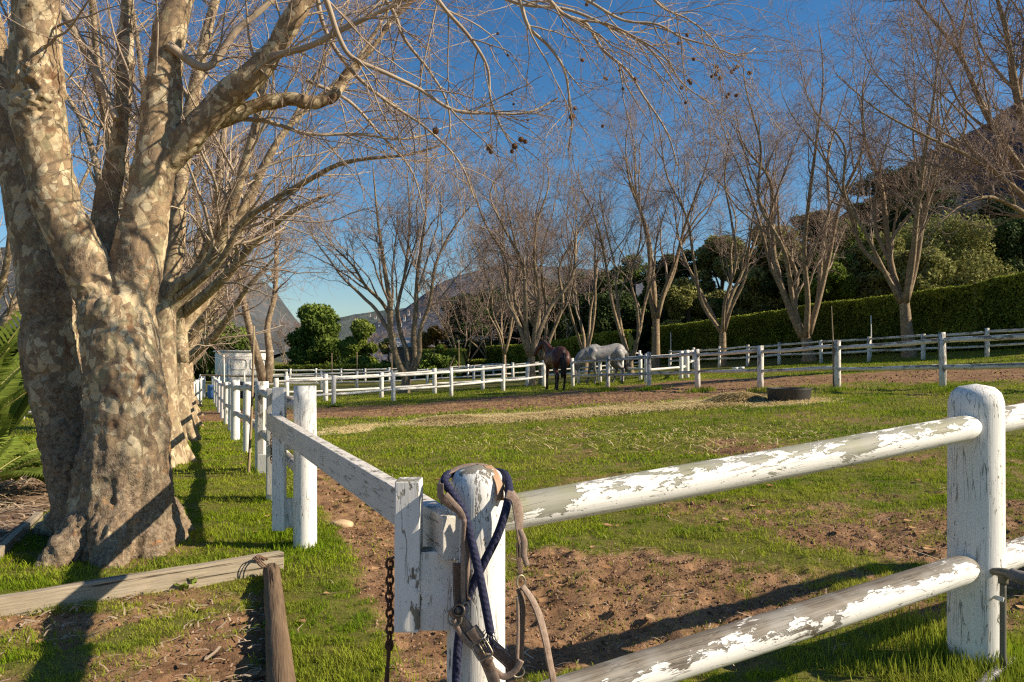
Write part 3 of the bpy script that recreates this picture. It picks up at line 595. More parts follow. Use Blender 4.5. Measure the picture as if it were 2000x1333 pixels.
# timber edging
def timber(name, a, b, w_, h_, mat, label, seed, rz=0):
    v = b-a; mb = MB(); box(mb, (a+b)/2, (w_, h_, v.length), frame(v), .006, R(seed), wob=.02, cuts=24); return tag(mb.build(name, mat, smooth=False, at=(a+b)/2), label, 'timber edging')
timber('edging_beam', BEAM_A+Vector((0, 0, .035)), BEAM_B+Vector((.02, 0, .045)), .07, .12, BEAM, 'pale sawn beam edging the verge below the big tree trunk', 3)
timber('edging_board', G(-60, 1145)+Vector((0, 0, .02)), G(76, 1018)+Vector((0, 0, .03)), .05, .09, BEAM, 'grey edging board left of the big trunk beside the mulch', 4)
mb = MB(); a, b = LOG_A+Vector((0, .02, .03)), LOG_B+Vector((0, 0, .03)); tube(mb, [a, a*.6+b*.4, b], [.045, .047, .050], 48, cap=(1.3, 1), nz=.10, ns=9, rnd=R(2), n=120, up=(1, 0, 0))
tag(mb.build('round_log', LOGW, at=a), 'round weathered log lying on the ground towards the camera', 'log')

# wire wound round the joint of beam and log
WIRE = flat('rusty_wire', (.16, .09, .055), .7)
mb = MB(); r = R(6); c = LOG_A+Vector((-.03, .0, .07))
for k in range(4):
    p_ = c+Vector((r.randn()*.02, r.randn()*.02, 0)); a0 = r.rand()*3; pts = [p_+Vector((math.cos(a0+t)*(.05+.02*r.rand()), math.sin(a0+t)*.05, .03*math.sin(t*1.4)+.01)) for t in np.linspace(0, 3.5, 8)]
    tube(mb, pts, .0035, 6, n=30)
tag(mb.build('dry_root', WIRE, at=c), 'dark dry root curled over the joint of beam and log', 'root')

# flat stone and bait
def rock(name, c, s, seed, mat, label, cat='stone'):
    bm = bmesh.new(); bmesh.ops.create_icosphere(bm, subdivisions=4, radius=1); v = np.array([q.co for q in bm.verts]); t = [[q.index for q in f.verts] for f in bm.faces]; bm.free()
    n = fbm3(v+seed, 1.3, 4); v = v*(.75+.5*n)[:, None]; v = np.sign(v)*np.abs(v)**.85; mb = MB(); mb.add(v*np.array(s)+np.array(c), None, t, v); return tag(mb.build(name, mat, at=c), label, cat)
m = M_('sandstone', .8); nn_ = m.noise(m.obj(), 14, 5, .6); STONE = m.out(m.mix(m.map(nn_, .3, .7), (.40, .26, .13), (.60, .44, .26)), m.bump(nn_, .5, .006))
rock('flat_stone', G(667, 1030)+Vector((0, 0, .015)), (.085, .06, .035), 3, STONE, 'flat orange-tan stone on the grass left of the gateway path')
for i, (px, py) in enumerate(((705, 1040), (640, 962))): pass

# black rubber tub, small buckets, blue drum
def lathe(mb, c, prof, k=48, val=.5):
    th = np.arange(k)/k*2*PI; pr = np.array(prof); v = np.stack([np.cos(th)[None]*pr[:, :1], np.sin(th)[None]*pr[:, :1], np.repeat(pr[:, 1:], k, 1)], -1)
    mb.add(v.reshape(-1, 3)+np.array(c), grid_q(len(pr), k, True), None, v.reshape(-1, 3), val)
RUB = flat('black_rubber', (.035, .032, .03), .55, .4)
c = G(1541, 784); mb = MB(); s = c.y/1500*41
lathe(mb, c, [(.02, .0), (s*.93, 0), (s*.97, .05), (s*1.0, .2), (s*1.03, .235), (s*1.03, .25), (s*.97, .25), (s*.95, .2), (s*.9, .04), (.02, .03)])
tag(mb.build('feed_tub', RUB, at=c), 'low round black rubber tub on the paddock grass', 'tub')
c = G(1447, 727); bl = flat('blue_bucket', (.10, .17, .42), .5); wh = flat('white_bucket', (.7, .7, .68), .5)
for i, (px, mt, lb) in enumerate(((1436, wh, 'small white bucket behind the rail, left one of a pair'), (1447.5, bl, 'small blue and white bucket behind the rail, right one of a pair'))):
    c = onG((px-1000)/1500*29.5, 29.5); mb = MB(); lathe(mb, c, [(.01, 0), (.09, 0), (.115, .22), (.12, .22), (.11, .22), (.085, .02), (.01, .02)], 20); b_ = tag(mb.build('bucket', mt, at=c), lb, 'bucket')
    mb = MB(); lathe(mb, (0, 0, 0), [(.118, .16), (.124, .17), (.124, .225), (.116, .228)], 20); mb.build('rim', wh, b_)
c = onG((415-1000)/1500*33, 33); mb = MB(); lathe(mb, c, [(.01, .0), (.17, .0), (.2, .1), (.205, .3), (.2, .5), (.205, .52), (.205, .6), (.19, .6), (.18, .1), (.01, .1)], 32)
tag(mb.build('blue_drum', flat('blue_plastic', (.09, .2, .48), .45), at=c), 'blue plastic drum standing at the far end of the alley', 'drum')
# ------------------------------------------------------------------ bare trees
def kids(C, Rr, k, tr, ang, L, rf, m, r, grav=0., wig=.25, up=0., rmin=.002, taper=.3, Lt=.5, rlim=None):
    """k children for each of the n parent curves C (n,m0,3)"""
    n, m0, _ = C.shape; N = n*k; t = (r.rand(n, k)*(tr[1]-tr[0])+tr[0]).ravel(); pi_ = np.repeat(np.arange(n), k)
    f = t*(m0-1); i = np.clip(f.astype(int), 0, m0-2); u = (f-i)[:, None]
    p = C[pi_, i]*(1-u)+C[pi_, i+1]*u; T = C[pi_, i+1]-C[pi_, i]; T /= np.linalg.norm(T, axis=1)[:, None]+1e-9
    pr = Rr[pi_, i]*(1-u[:, 0])+Rr[pi_, i+1]*u[:, 0]
    q = r.randn(N, 3); q -= (q*T).sum(1)[:, None]*T; q /= np.linalg.norm(q, axis=1)[:, None]+1e-9
    a = ang[0]+(ang[1]-ang[0])*r.rand(N); d = T*np.cos(a)[:, None]+q*np.sin(a)[:, None]; d[:, 2] += up*.5; d /= np.linalg.norm(d, axis=1)[:, None]
    ln = L*(1-Lt*t)*(.55+.8*r.rand(N)); st = ln/(m-1); out = np.zeros((N, m, 3)); out[:, 0] = p
    for j in range(1, m):
        d = d+r.randn(N, 3)*wig/ (m**.5); d[:, 2] += (up-grav)/(m-1); d /= np.linalg.norm(d, axis=1)[:, None]
        out[:, j] = out[:, j-1]+d*st[:, None]
    r0 = np.maximum(pr*rf*(.7+.5*r.rand(N)), rmin*1.2)
    if rlim: r0 = np.minimum(r0, rlim)
    rr = r0[:, None]*np.linspace(1, taper, m)[None]; rr = np.maximum(rr, rmin)
    return out, rr
def stack(curves, m=14):
    C = []; Q = []
    for p, r_ in curves: a, b = resample(p, r_, m); C.append(a); Q.append(b)
    return np.array(C), np.array(Q)
def seg_len(C): return np.linalg.norm(np.diff(C, axis=1), axis=2).sum(1)
BALL = None
def ball_mesh(rad=.0175):
    bm = bmesh.new(); bmesh.ops.create_icosphere(bm, subdivisions=3, radius=rad); v = np.array([q.co for q in bm.verts]); t = [[q.index for q in f.verts] for f in bm.faces]; bm.free()
    v = v*(1+(.22*(R(1).rand(len(v))-.5)))[:, None]; mb = MB(); mb.add(v, None, t, v)
    v2 = v[:: 2]; nrm = v2/np.linalg.norm(v2, axis=1)[:, None]; a = np.cross(nrm, (0.3, .5, .8)); a /= np.linalg.norm(a, axis=1)[:, None]; a *= .0012
    vv = np.stack([v2-a, v2+a, v2*1.28], 1).reshape(-1, 3); i = np.arange(len(v2))*3; mb.add(vv, None, np.stack([i, i+1, i+2], -1), vv)
    return mb.mesh('seed_ball', flat('seed_ball_brown', (.17, .085, .04), .9), smooth=False)
BALLM = ball_mesh()
def far_tree(name, label, px, d, H, seed, nst=5, spread=.24, hf=1.5, rt=.26, dens=1.0, lean=(0, 0), tw=.0075, group=None, k2=17, custom=None, twm=None, bm_=None, cat='tree', upf=.32, base=None, L2=None):
    r = R(seed); b = base or onG((px-1000)/1500*d, d); rt *= .85; root = empty(name, label, cat, b, group); o = np.array(b)
    mb = MB(); cur = []
    tp = o+np.array([lean[0]*.3, lean[1]*.3, hf])
    tube(mb, [o-(0, 0, .15), o+(0, 0, .12), (o+tp)/2+(r.randn()*.04, 0, 0), tp+(0, 0, .15)], [rt*1.15, rt*.85, rt*.66, rt*.6], 14, nz=.12, ns=2.2, rnd=r, n=12)
    if custom: st = custom
    else:
        st = []
        for i in range(nst):
            a = i/nst*2*PI+r.rand()*.9; s_ = spread*1.28*H*(.45+.75*r.rand()); h_ = H*(.78+.28*r.rand()); dx, dy = math.cos(a)*s_, math.sin(a)*s_*.8
            pts = [tp-(0, 0, .2)+np.array([math.cos(a), math.sin(a), 0])*rt*.35]
            for q, (fo, fz) in enumerate(((.16, .10), (.34, .27), (.5, .46), (.68, .64), (.85, .83), (1, 1))):
                pts.append(tp+np.array([dx*fo+lean[0]*fz, dy*fo+lean[1]*fz, (h_-hf)*fz])+r.randn(3)*np.array([.27, .27, .05])*(.3+fz))
            r0 = rt*(.36+.2*r.rand())/(max(nst, 3)/4)**.4; st.append((pts, [r0*1.1, r0*.92, r0*.76, r0*.6, r0*.43, r0*.24, r0*.06]))
    for p_, r_ in st: tube(mb, p_, r_, 9, cap=(1, 1), nz=.10, ns=2, rnd=r, n=26)
    under(mb.build('trunk', bm_ or BARK_DARK), root)
    C, Q = stack(st, 20); mb = MB()
    if not L2:
        S2, Rs = kids(C, Q, 4 if custom else 3, (.15, .72), (.28, .62), H*.50, .62, 20, r, 0, .42, .35, tw*1.2, .16, .55); tubes(mb, S2, Rs, 7, r.rand(len(S2))*.15); C = np.concatenate([C, S2]); Q = np.concatenate([Q, Rs])
    A, Ra = kids(C, Q, max(4, int(k2*dens*(.5 if custom else   .62 if L2 else .46))), (.28, .98), (.45, 1.15), L2 or H*.17, .5, 10, r, 0, .5, upf, tw*.8, .25, .45, .035)
    tubes(mb, A, Ra, 5, r.rand(len(A))*.35)
    B, Rb = kids(A, Ra, 6, (.15, 1), (.45, 1.25), H*.09, .55, 6, r, 0, .5, upf*.5, tw*.6, .5, .4); tubes(mb, B, Rb, 3, .3+r.rand(len(B))*.4)
    D, Rd = kids(B, Rb, 4, (.15, 1), (.45, 1.2), H*.042, .7, 4, r, 0, .5, upf*.3, tw*.42, .6, .3); tubes(mb, D, Rd, 3, .5+r.rand(len(D))*.5)
    E, Re = kids(C[:, 8:], Q[:, 8:], 10, (.25, 1), (.4, 1.1), H*.09, .5, 5, r, 0, .3, .3, tw*.7, .5, .4, .02); tubes(mb, E, Re, 3, .3+r.rand(len(E))*.4)
    under(mb.build('crown', twm or TWIG_FAR), root)
    return root, D
def PP(l, d): 
    n = len(l); return [np.array(P(a, b, d if np.isscalar(d) else d[0]+(d[1]-d[0])*i/(n-1))) for i, (a, b) in enumerate(l)]
dA = 34
cA = [(PP([(790, 735), (772, 690), (762, 640), (762, 600), (752, 530), (738, 430), (728, 320)], (34, 33)), [.2, .16, .14, .12, .09, .06, .02]),
      (PP([(795, 735), (796, 690), (785, 660), (776, 610), (790, 540), (800, 430), (795, 330)], (34, 35)), [.15, .12, .10, .09, .07, .05, .02]),
      (PP([(800, 735), (812, 700), (808, 670), (812, 610), (815, 540), (830, 430), (835, 310)], (34, 34.6)), [.17, .15, .13, .11, .08, .05, .02]),
      (PP([(803, 735), (818, 700), (820, 650), (840, 590), (850, 520), (890, 440), (930, 390)], (34, 33)), [.14, .12, .1, .08, .06, .04, .02]),
      (PP([(765, 620), (745, 590), (715, 560), (690, 520), (650, 480), (620, 430)], (34, 33)), [.1, .08, .07, .05, .03, .02])]
GB = 'bare trees behind the paddock fences'
far_tree('bare_tree', 'forked pale-barked bare tree standing behind the fence left of the horses', 790, 34, 10.8, 11, hf=.9, rt=.36, custom=cA, group=GB)
far_tree('bare_tree', 'bare tree with several straight stems just left of the brown horse', 1037, 33, 10.9, 12, 5, .24, 1.5, .30, group=GB)
far_tree('bare_tree', 'slimmer bare tree rising close behind the brown horse', 1058, 35, 10.2, 13, 4, .2, 1.2, .2, group=GB)
far_tree('bare_tree', 'bare tree with low fork behind the back of the grey horse', 1142, 46, 12.5, 14, 4, .17, 1.2, .28, group=GB)
far_tree('bare_tree', 'slender bare tree just right of the grey horse rump', 1232, 40, 12.0, 15, 4, .25, .9, .24, group=GB)
far_tree('bare_tree', 'stout-trunked bare tree at the left end of the tall hedge', 1281, 43, 13.8, 16, 4, .2, 3.0, .36, group=GB)
far_tree('bare_tree', 'bare vase-shaped tree in front of the middle of the tall hedge', 1411, 38.5, 13.2, 17, 6, .26, 1.9, .30, group=GB)
far_tree('bare_tree', 'broad many-stemmed bare tree in front of the hedge above the black tub', 1580, 35, 13.6, 18, 7, .28, 1.3, .44, group=GB, dens=1.1, lean=(-.6, 0))
far_tree('bare_tree', 'tall bare tree with three close stems in front of the hedge near the right', 1776, 31, 13.0, 19, 6, .24, 2.4, .38, group=GB, dens=1.2, lean=(-.8, 0))
cR = [(PP([(2110, 560), (2080, 450), (2000, 340), (1930, 230), (1870, 100), (1790, 0), (1740, -80)], (23, 21.5)), [.17, .14, .11, .085, .06, .035, .015]), (PP([(2115, 560), (2070, 400), (2010, 290), (1985, 180), (1965, 60), (1930, -60)], (23, 22)), [.2, .16, .13, .1, .07, .03]), (PP([(2110, 560), (2060, 450), (1985, 370), (1900, 310), (1800, 262), (1700, 205), (1640, 150)], (23, 20.5)), [.12, .09, .065, .05, .035, .02, .01]), (PP([(2120, 560), (2110, 380), (2060, 200), (2040, 60), (2030, -80)], (23, 23)), [.2, .16, .12, .09, .04]), (PP([(2110, 560), (2050, 470), (1990, 410), (1930, 385), (1880, 400), (1830, 440)], (23, 21)), [.14, .1, .07, .05, .03, .01])]
rt_, D_ = far_tree('bare_tree', 'big bare tree at the right edge, its branches reaching into the frame', 2110, 23, 13.5, 20, 8, .42, 2.6, .36, group=GB, dens=1.3, custom=cR, tw=.0075)
far_tree('bare_tree', 'bare tree seen between the forked tree and the horses, farther back', 985, 52, 12, 21, 5, .24, 1.8, .22, group=GB, tw=.012)
far_tree('bare_tree', 'bare tree far back left of the forked pale tree', 660, 62, 11, 22, 5, .3, 1.8, .2, group=GB, tw=.012, dens=.6) if 0 else None
# slim leaning tree beside the trailer
cS = [(PP([(515, 745), (503, 700), (487, 640), (472, 570), (458, 500), (452, 430), (440, 350)], (23, 22)), [.16, .13, .1, .08, .07, .05, .02]),
      (PP([(522, 748), (527, 700), (522, 640), (536, 580), (540, 500), (542, 420), (550, 330)], (23, 23.5)), [.15, .12, .09, .08, .07, .05, .02])]
far_tree('bare_tree', 'slim two-stemmed bare tree beside the white trailer', 518, 23, 7.5, 31, hf=.45, rt=.24, custom=cS, tw=.006, L2=1.5, k2=16)

# dense brown copse and round bare bushes behind
for i, (px, d, H, sd, lb) in enumerate(((905, 60, 9.0, 41, 'dense brown bare tree left part of the thicket beyond the fences'), (960, 64, 11.5, 42, 'tall dense brown bare tree in the middle of the thicket'), (1090, 60, 10.5, 43, 'dense brown bare tree of the thicket behind the horses'), (745, 85, 4.5, 44, 'small reddish bare bush right of the pale green tree'), (560, 90, 6.5, 45, 'round greyish bare tree left of the round green tree'))):
    far_tree('leafless_tree', lb, px, d, H, sd, 7, .42 if H > 6 else .6, 1.0, .2, group='leafless trees far behind the fences', tw=.017, upf=.25, k2=26, L2=H*.33)

# ---------------- old plane trees of the alley
def alley_tree(label, px, d, H, seed, rt, hf, nl=6, spread=.42, extra=(), tw=.0055, k2=22, right=.5, trunk=None, dens=1, grav=.18):
    r = R(seed); b = onG((px-1000)/1500*d, d); o = np.array(b); root = empty('plane_tree', label, 'tree', b, 'old plane trees lining the alley'); mb = MB()
    tp = o+np.array([0, 0, hf]); tr = trunk or [o-(0, 0, .2), o+(0, 0, .1), o+(0, 0, .5), (o+tp)/2, tp]
    tube(mb, tr, [rt*1.9, rt*1.45, rt*1.08, rt*.92, rt*.8], 26, cap=(1, 2.2), nz=.12, ns=3, rnd=r, n=40)
    for a in range(5):
        an = a/5*6.28+r.rand(); q = np.array([math.cos(an), math.sin(an), 0]); tube(mb, [o+(0, 0, .55)+q*rt*.5, o+q*rt*1.3+(0, 0, .15), o+q*rt*2.2-(0, 0, .08)], [rt*.45, rt*.4, rt*.18], 10, n=8, nz=.1)
    st = list(extra)
    for i in range(nl):
        a = i/nl*2*PI+r.rand()*.8; s_ = spread*H*(.5+.6*r.rand()); h_ = H*(.7+.35*r.rand()); dx, dy = math.cos(a)*s_+right*s_*.3, math.sin(a)*s_*.7
        pts = [tp-(0, 0, .5), tp-(0, 0, .1)]
        for fo, fz in ((.14, .08), (.32, .22), (.48, .40), (.66, .6), (.85, .82), (1, 1)): pts.append(tp+np.array([dx*fo, dy*fo, (h_-hf)*fz])+r.randn(3)*np.array([.18, .18, .08])*(.3+fz))
        r0 = rt*(.32+.2*r.rand()); st.append((pts, [r0*1.9, r0*1.5, r0*1.05, r0*.78, r0*.56, r0*.4, r0*.22, r0*.08]))
    for p_, r_ in st: tube(mb, p_, r_, 12, cap=(1, 1), nz=.12, ns=3, rnd=r, n=34)
    under(mb.build('trunk', BARK_FAR), root)
    C, Q = stack(st, 20); mb = MB()
    A, Ra = kids(C, Q, int(k2*dens), (.2, .98), (.5, 1.2), H*.2, .34, 10, r, grav, .42, .3, tw*.7, .25, .5, .022); tubes(mb, A, Ra, 6, r.rand(len(A))*.3)
    B, Rb = kids(A, Ra, 6, (.12, 1), (.4, 1.1), H*.095, .5, 7, r, grav*1.4, .45, .15, tw*.42, .4, .4); tubes(mb, B, Rb, 4, .2+r.rand(len(B))*.5)
    D, Rd = kids(B, Rb, 5, (.1, 1), (.4, 1.1), H*.04, .6, 4, r, .2, .5, .2, tw*.3, .5, .3); tubes(mb, D, Rd, 3, .45+r.rand(len(D))*.55)
    under(mb.build('crown', TWIG), root); return root
e2 = [(PP([(318, 600), (350, 555), (395, 530), (430, 470), (455, 400), (478, 320), (500, 240), (520, 150), (560, 50), (600, -40)], (9.4, 8.6)), [.085, .08, .075, .068, .06, .053, .046, .04, .03, .018]),
      (PP([(335, 590), (375, 560), (430, 510), (475, 435), (540, 388), (610, 348), (665, 320), (730, 309), (800, 302), (860, 284)], (9.4, 7.8)), [.046, .043, .04, .036, .031, .027, .023, .019, .014, .008]),
      (PP([(318, 600), (340, 500), (350, 380), (365, 260), (385, 150), (410, 40), (440, -60)], (9.4, 9.8)), [.12, .11, .10, .09, .075, .06, .045])]
alley_tree('second old plane tree of the alley row, half hidden by the big trunk', 318, 9.4, 9.5, 51, .19, 1.9, 3, .38, e2, tw=.0055)
e3 = [(PP([(345, 620), (372, 560), (400, 505), (420, 440), (428, 340), (440, 240)], (13, 12.4)), [.15, .14, .11, .09, .07, .04]),
      (PP([(347, 620), (385, 590), (440, 540), (500, 470), (560, 420), (640, 380)], (13, 11.8)), [.10, .09, .08, .06, .045, .02])]
alley_tree('third plane tree of the alley row with a knobbly fork', 349, 13.0, 10, 52, .18, 1.85, 3, .38, e3, tw=.0065)
e4 = [(PP([(352, 715), (385, 685), (425, 650), (455, 605), (485, 560), (540, 500)], (17.6, 16)), [.12, .1, .085, .065, .045, .02]), (PP([(350, 700), (375, 650), (405, 610), (430, 560), (460, 490)], (17.6, 17)), [.12, .1, .08, .05, .025]), (PP([(350, 690), (362, 640), (385, 590), (400, 520)], (17.6, 18)), [.1, .08, .06, .03])]
alley_tree('fourth plane tree of the alley row with low sweeping pale branches', 352, 17.6, 9, 53, .24, 1.4, 5, .3, e4, tw=.008, right=.1, grav=0)
alley_tree('fifth plane tree of the alley row behind the low sweeping branches', 362, 22, 9, 54, .24, 1.5, 6, .3, tw=.009, k2=14, right=-.2, grav=-.1)
alley_tree('sixth and farthest plane tree of the alley row', 366, 27, 9, 55, .24, 1.5, 6, .3, tw=.010, k2=12, right=-.2, grav=-.1)
alley_tree('plane tree beyond the left edge, branches showing left of the big trunk', -60, 14, 8.5, 56, .2, 1.5, 6, .4, tw=.0065, k2=12)

# ---------------- the big foreground plane tree
r = R(99); b1 = onG(-2.6, 5.0); T1 = empty('plane_tree', 'huge old plane tree with mottled flaking bark and forked trunk in the left foreground', 'tree', b1, 'old plane trees lining the alley')
def W_(l, d):     # (px,py,width px)
    n = len(l); ds = [d if np.isscalar(d) else d[0]+(d[1]-d[0])*i/(n-1) for i in range(n)]
    return [np.array(P(a, b, q)) for (a, b, c), q in zip(l, ds)], [c*q/1500/2 for (a, b, c), q in zip(l, ds)]
mb = MB(); mains = []
front = W_([(236, 1160, 226), (236, 1060, 206), (242, 960, 178), (248, 850, 146), (244, 740, 134), (234, 650, 136), (224, 590, 128)], 5.0)
back = W_([(190, 1130, 150), (175, 1040, 110), (146, 930, 92), (118, 820, 88), (99, 700, 96), (94, 600, 96), (74, 500, 88), (52, 400, 72), (30, 300, 62), (6, 200, 58), (-16, 100, 54), (-50, -80, 50), (-80, -220, 40)], (5.2, 5.4))
L1 = W_([(226, 640, 90), (192, 565, 86), (154, 490, 86), (116, 410, 84), (92, 320, 84), (76, 230, 96), (72, 140, 96), (72, 40, 84), (70, -80, 80), (60, -240, 70)], (4.98, 4.70))
L2 = W_([(240, 650, 104), (258, 560, 90), (274, 470, 84), (294, 370, 80), (308, 280, 78), (318, 190, 68), (326, 100, 60), (345, 10, 52), (380, -90, 52), (430, -200, 40)], (5.0, 5.15))
L3 = W_([(300, 340, 60), (345, 295, 56), (395, 240, 56), (440, 190, 54), (490, 150, 48), (530, 105, 44), (565, 50, 40), (598, -5, 34), (650, -90, 28), (720, -190, 20)], (5.08, 4.85))
L5 = W_([(214, 520, 40), (206, 460, 50), (208, 400, 44), (226, 320, 34), (238, 230, 30), (243, 150, 28), (246, 60, 25), (250, -40, 22), (262, -140, 16)], (5.12, 5.4))
L4 = W_([(385, 255, 30), (440, 232, 27), (500, 207, 25), (560, 194, 24), (615, 200, 23), (650, 190, 20), (668, 160, 17), (705, 118, 15), (742, 75, 13), (765, 40, 12), (815, -8, 11), (880, -60, 9)], (5.1, 5.4))
for q, k in ((front, 40), (back, 34), (L1, 34), (L2, 34), (L3, 26), (L5, 20), (L4, 16)): tube(mb, q[0], q[1], k, cap=(2, 1), n=60)
for px, py, w_ in ((370, 1032, 34), (84, 1108, 34), (300, 1085, 46), (215, 1105, 44), (120, 1075, 44), (345, 1055, 50), (66, 1040, 30)):
    e = G(px, py); c = np.array(P(238, 950, 5.0)); m_ = c*.42+np.array(e)*.58; m_[2] = float(e.z)+.15; rr_ = w_*4.5/1500/2
    tube(mb, [c, m_, np.array(e)+(0, 0, -.05)], [.20, rr_*2.1, rr_], 14, n=14)
# burls
for px, py, d, s_ in ((76, 165, 4.72, .11), (80, 30, 4.74, .11), (520, 140, 4.95, .035)):
    p_ = np.array(P(px, py, d)); tube(mb, [p_-(0, 0, s_*.4), p_+(0, 0, s_*.4)], [s_*.8, s_*.8], 14, cap=(2, 2), n=4)
def dT(co):
    z = co[:, 2]; low = np.clip(1.5-(z-.1)*.62, .12, 1.5); lump = (fbm3(co, 4.2, 2, 1)-.5)*.035
    rid = (np.abs(fbm3(co*np.array([1, 1, .3]), 14, 3, 2)-.5))*.06*low; mid = (fbm3(co*np.array([1, 1, .6]), 30, 3, 3)-.5)*.024*low
    sm = np.clip(1.0*(1-ss(z, 2.6, 4.2))+.25, 0, 1); knot = np.exp(-((co[:, 0]+3.98*1)**2)/.05)*0
    flk = ss(fbm3(co, 9, 2, 6), .47, .50)*.006
    bl = 0
    for px, py, d, s_, k in ((70, 170, 4.66, .2, .06), (380, 285, 5.05, .10, .02), (175, 600, 4.86, .22, .03), (180, 760, 4.9, .3, .02)):
        c = np.array(P(px, py, d)); bl = bl+np.exp(-((co-c)**2).sum(1)/s_**2)*(fbm3(co, 26, 3, 8)-.42)*k*2.2
    return lump*sm-rid+.012*low+mid*sm+flk+bl
trunk1 = baked(mb, 'trunk', BARK, .0135, None, 7, dT); under(trunk1, T1)
print('trunk verts', len(trunk1.data.vertices))
# thin branches hanging overhead
OB = [([(560, -60), (625, -10), (650, 50), (690, 108), (750, 142), (820, 168), (890, 212), (960, 222), (1035, 217), (1090, 195)], (3.9, 4.5), 13, 3),
      ([(960, -60), (1010, -5), (1040, 45), (1068, 85), (1095, 135), (1108, 180), (1112, 245), (1110, 300)], (4.2, 4.6), 9, 2.5),
      ([(1000, -40), (1060, 0), (1100, 22), (1140, 50), (1180, 92), (1230, 140), (1262, 185), (1300, 265), (1330, 320)], (4.4, 4.8), 9, 2.5),
      ([(1080, -40), (1165, 5), (1220, 42), (1285, 48), (1330, 75), (1385, 92), (1440, 115), (1480, 98)], (4.3, 4.5), 7, 2),
      ([(1120, 40), (1190, 50), (1240, 75), (1290, 110), (1330, 165), (1390, 215)], (4.5, 4.6), 5, 2),
      ([(820, -40), (870, 20), (915, 70), (945, 130), (965, 200), (985, 260), (1010, 290)], (4.5, 4.9), 9, 2.5),
      ([(700, -50), (760, 15), (800, 70), (842, 130), (870, 200), (880, 270)], (4.8, 5.2), 9, 2.5),
      ([(900, -50), (1020, 10), (1110, 20), (1200, 60), (1260, 90), (1310, 150), (1350, 200)], (5.0, 5.2), 8, 2),
      ([(610, -30), (640, 60), (700, 150), (760, 200), (830, 250), (900, 330), (930, 390)], (5.0, 5.6), 10, 2.5),
      ([(440, 230), (520, 240), (600, 262), (700, 262), (780, 275), (845, 255)], (5.2, 5.6), 10, 3),
      ([(520, 110), (600, 90), (680, 60), (760, 10), (850, -40)], (4.9, 4.6), 14, 7),
      ([(330, 90), (400, 130), (470, 60), (520, 10), (580, -50)], (5.0, 5.2), 18, 10),
      ([(600, 160), (680, 200), (740, 260), (800, 340), (830, 420)], (5.4, 6.0), 8, 2),
      ([(120, 10), (170, 120), (200, 180), (215, 240)], (5.2, 5.0), 20, 14),
      ([(1240, -40), (1290, 20), (1350, 40), (1400, 80), (1420, 130)], (4.2, 4.3), 5, 2)]
curves = []
for pts, d, w0, w1 in OB:
    p_ = PP(pts, d); n = len(p_); p_ = [q+r.randn(3)*.012 for q in p_]; dd = np.linspace(d[0], d[1], n); curves.append((p_, [(w0+(w1-w0)*i/(n-1))*dd[i]/1500/2 for i in range(n)]))
mb = MB(); C, Q = stack(curves, 26)
for c_, q_ in zip(C, Q): tube(mb, c_, q_, 8, cap=(0, 1), nz=.15, ns=9, rnd=r, n=60, val=.1)
A, Ra = kids(C, Q, 13, (.08, 1), (.4, 1.05), .85, .55, 10, r, .45, .32, 0, .0016, .35, .5, .0055); tubes(mb, A, Ra, 6, .1+r.rand(len(A))*.3)
B, Rb = kids(A, Ra, 6, (.1, 1), (.4, 1.0), .34, .6, 8, r, .35, .5, .1, .0010, .4, .4); tubes(mb, B, Rb, 4, .2+r.rand(len(B))*.5)
D, Rd = kids(B, Rb, 3, (.1, 1), (.4, 1.1), .12, .7, 5, r, .1, .6, .1, .0008, .6, .3); tubes(mb, D, Rd, 3, .4+r.rand(len(D))*.6)
# shoots from the large limbs
C2, Q2 = stack([L1, L2, L3, L5, L4, (back[0][5:], back[1][5:])], 26)
A, Ra = kids(C2, Q2, 15, (.35, .98), (.5, 1.15), 1.6, .10, 14, r, .08, .45, .2, .0022, .25, .4, .010); tubes(mb, A, Ra, 7, .05+r.rand(len(A))*.25)
B2, Rb2 = kids(A, Ra, 7, (.1, 1), (.4, 1.1), .55, .5, 8, r, .3, .5, .1, .0012, .35, .4); tubes(mb, B2, Rb2, 4, .2+r.rand(len(B2))*.5)
D2, Rd2 = kids(B2, Rb2, 4, (.1, 1), (.4, 1.1), .2, .6, 4, r, .15, .55, .1, .0009, .6, .3); tubes(mb, D2, Rd2, 3, .4+r.rand(len(D2))*.6)
CROWN_MB = mb
balls = [(851, 256, 17), (955, 288, 17), (959, 297, 11), (1005, 286, 15), (1000, 296, 10), (1018, 273, 14), (1026, 277, 11), (1117, 229, 15), (1301, 56, 10), (1342, 69, 9), (1325, 85, 9), (1355, 116, 9), (1400, 131, 10), (1400, 141, 8), (1398, 146, 9), (1390, 150, 8), (1406, 153, 10), (1429, 141, 9), (1440, 131, 10), (1434, 136, 8), (1463, 143, 10), (1331, 172, 9), (1345, 158, 9), (1349, 163, 9), (1339, 201, 8), (1420, 190, 9), (1423, 184, 8), (1438, 187, 9), (1146, 9, 9), (1214, 27, 7), (1138, 118, 9), (992, 108, 7), (972, 66, 7), (1000, 185, 6), (1185, 155, 7), (1181, 153, 7), (1210, 138, 6), (1240, 155, 9), (1217, 174, 7), (1177, 247, 8), (1123, 212, 9), (1031, 235, 6), (1003, 204, 6)]
for px, py, w_ in balls:
    d = 4.5; o = bpy.data.objects.new('seed_ball', BALLM); col.objects.link(o); p_ = P(px, py, d); o.location = p_; s_ = w_*d/1500/2/.0175/1.3; o.scale = (s_,)*3; o.rotation_euler = (r.rand()*6, r.rand()*6, 0); under(o, T1)
mb = CROWN_MB; KD = np.concatenate([A.reshape(-1, 3), B.reshape(-1, 3), C.reshape(-1, 3), D.reshape(-1, 3)])
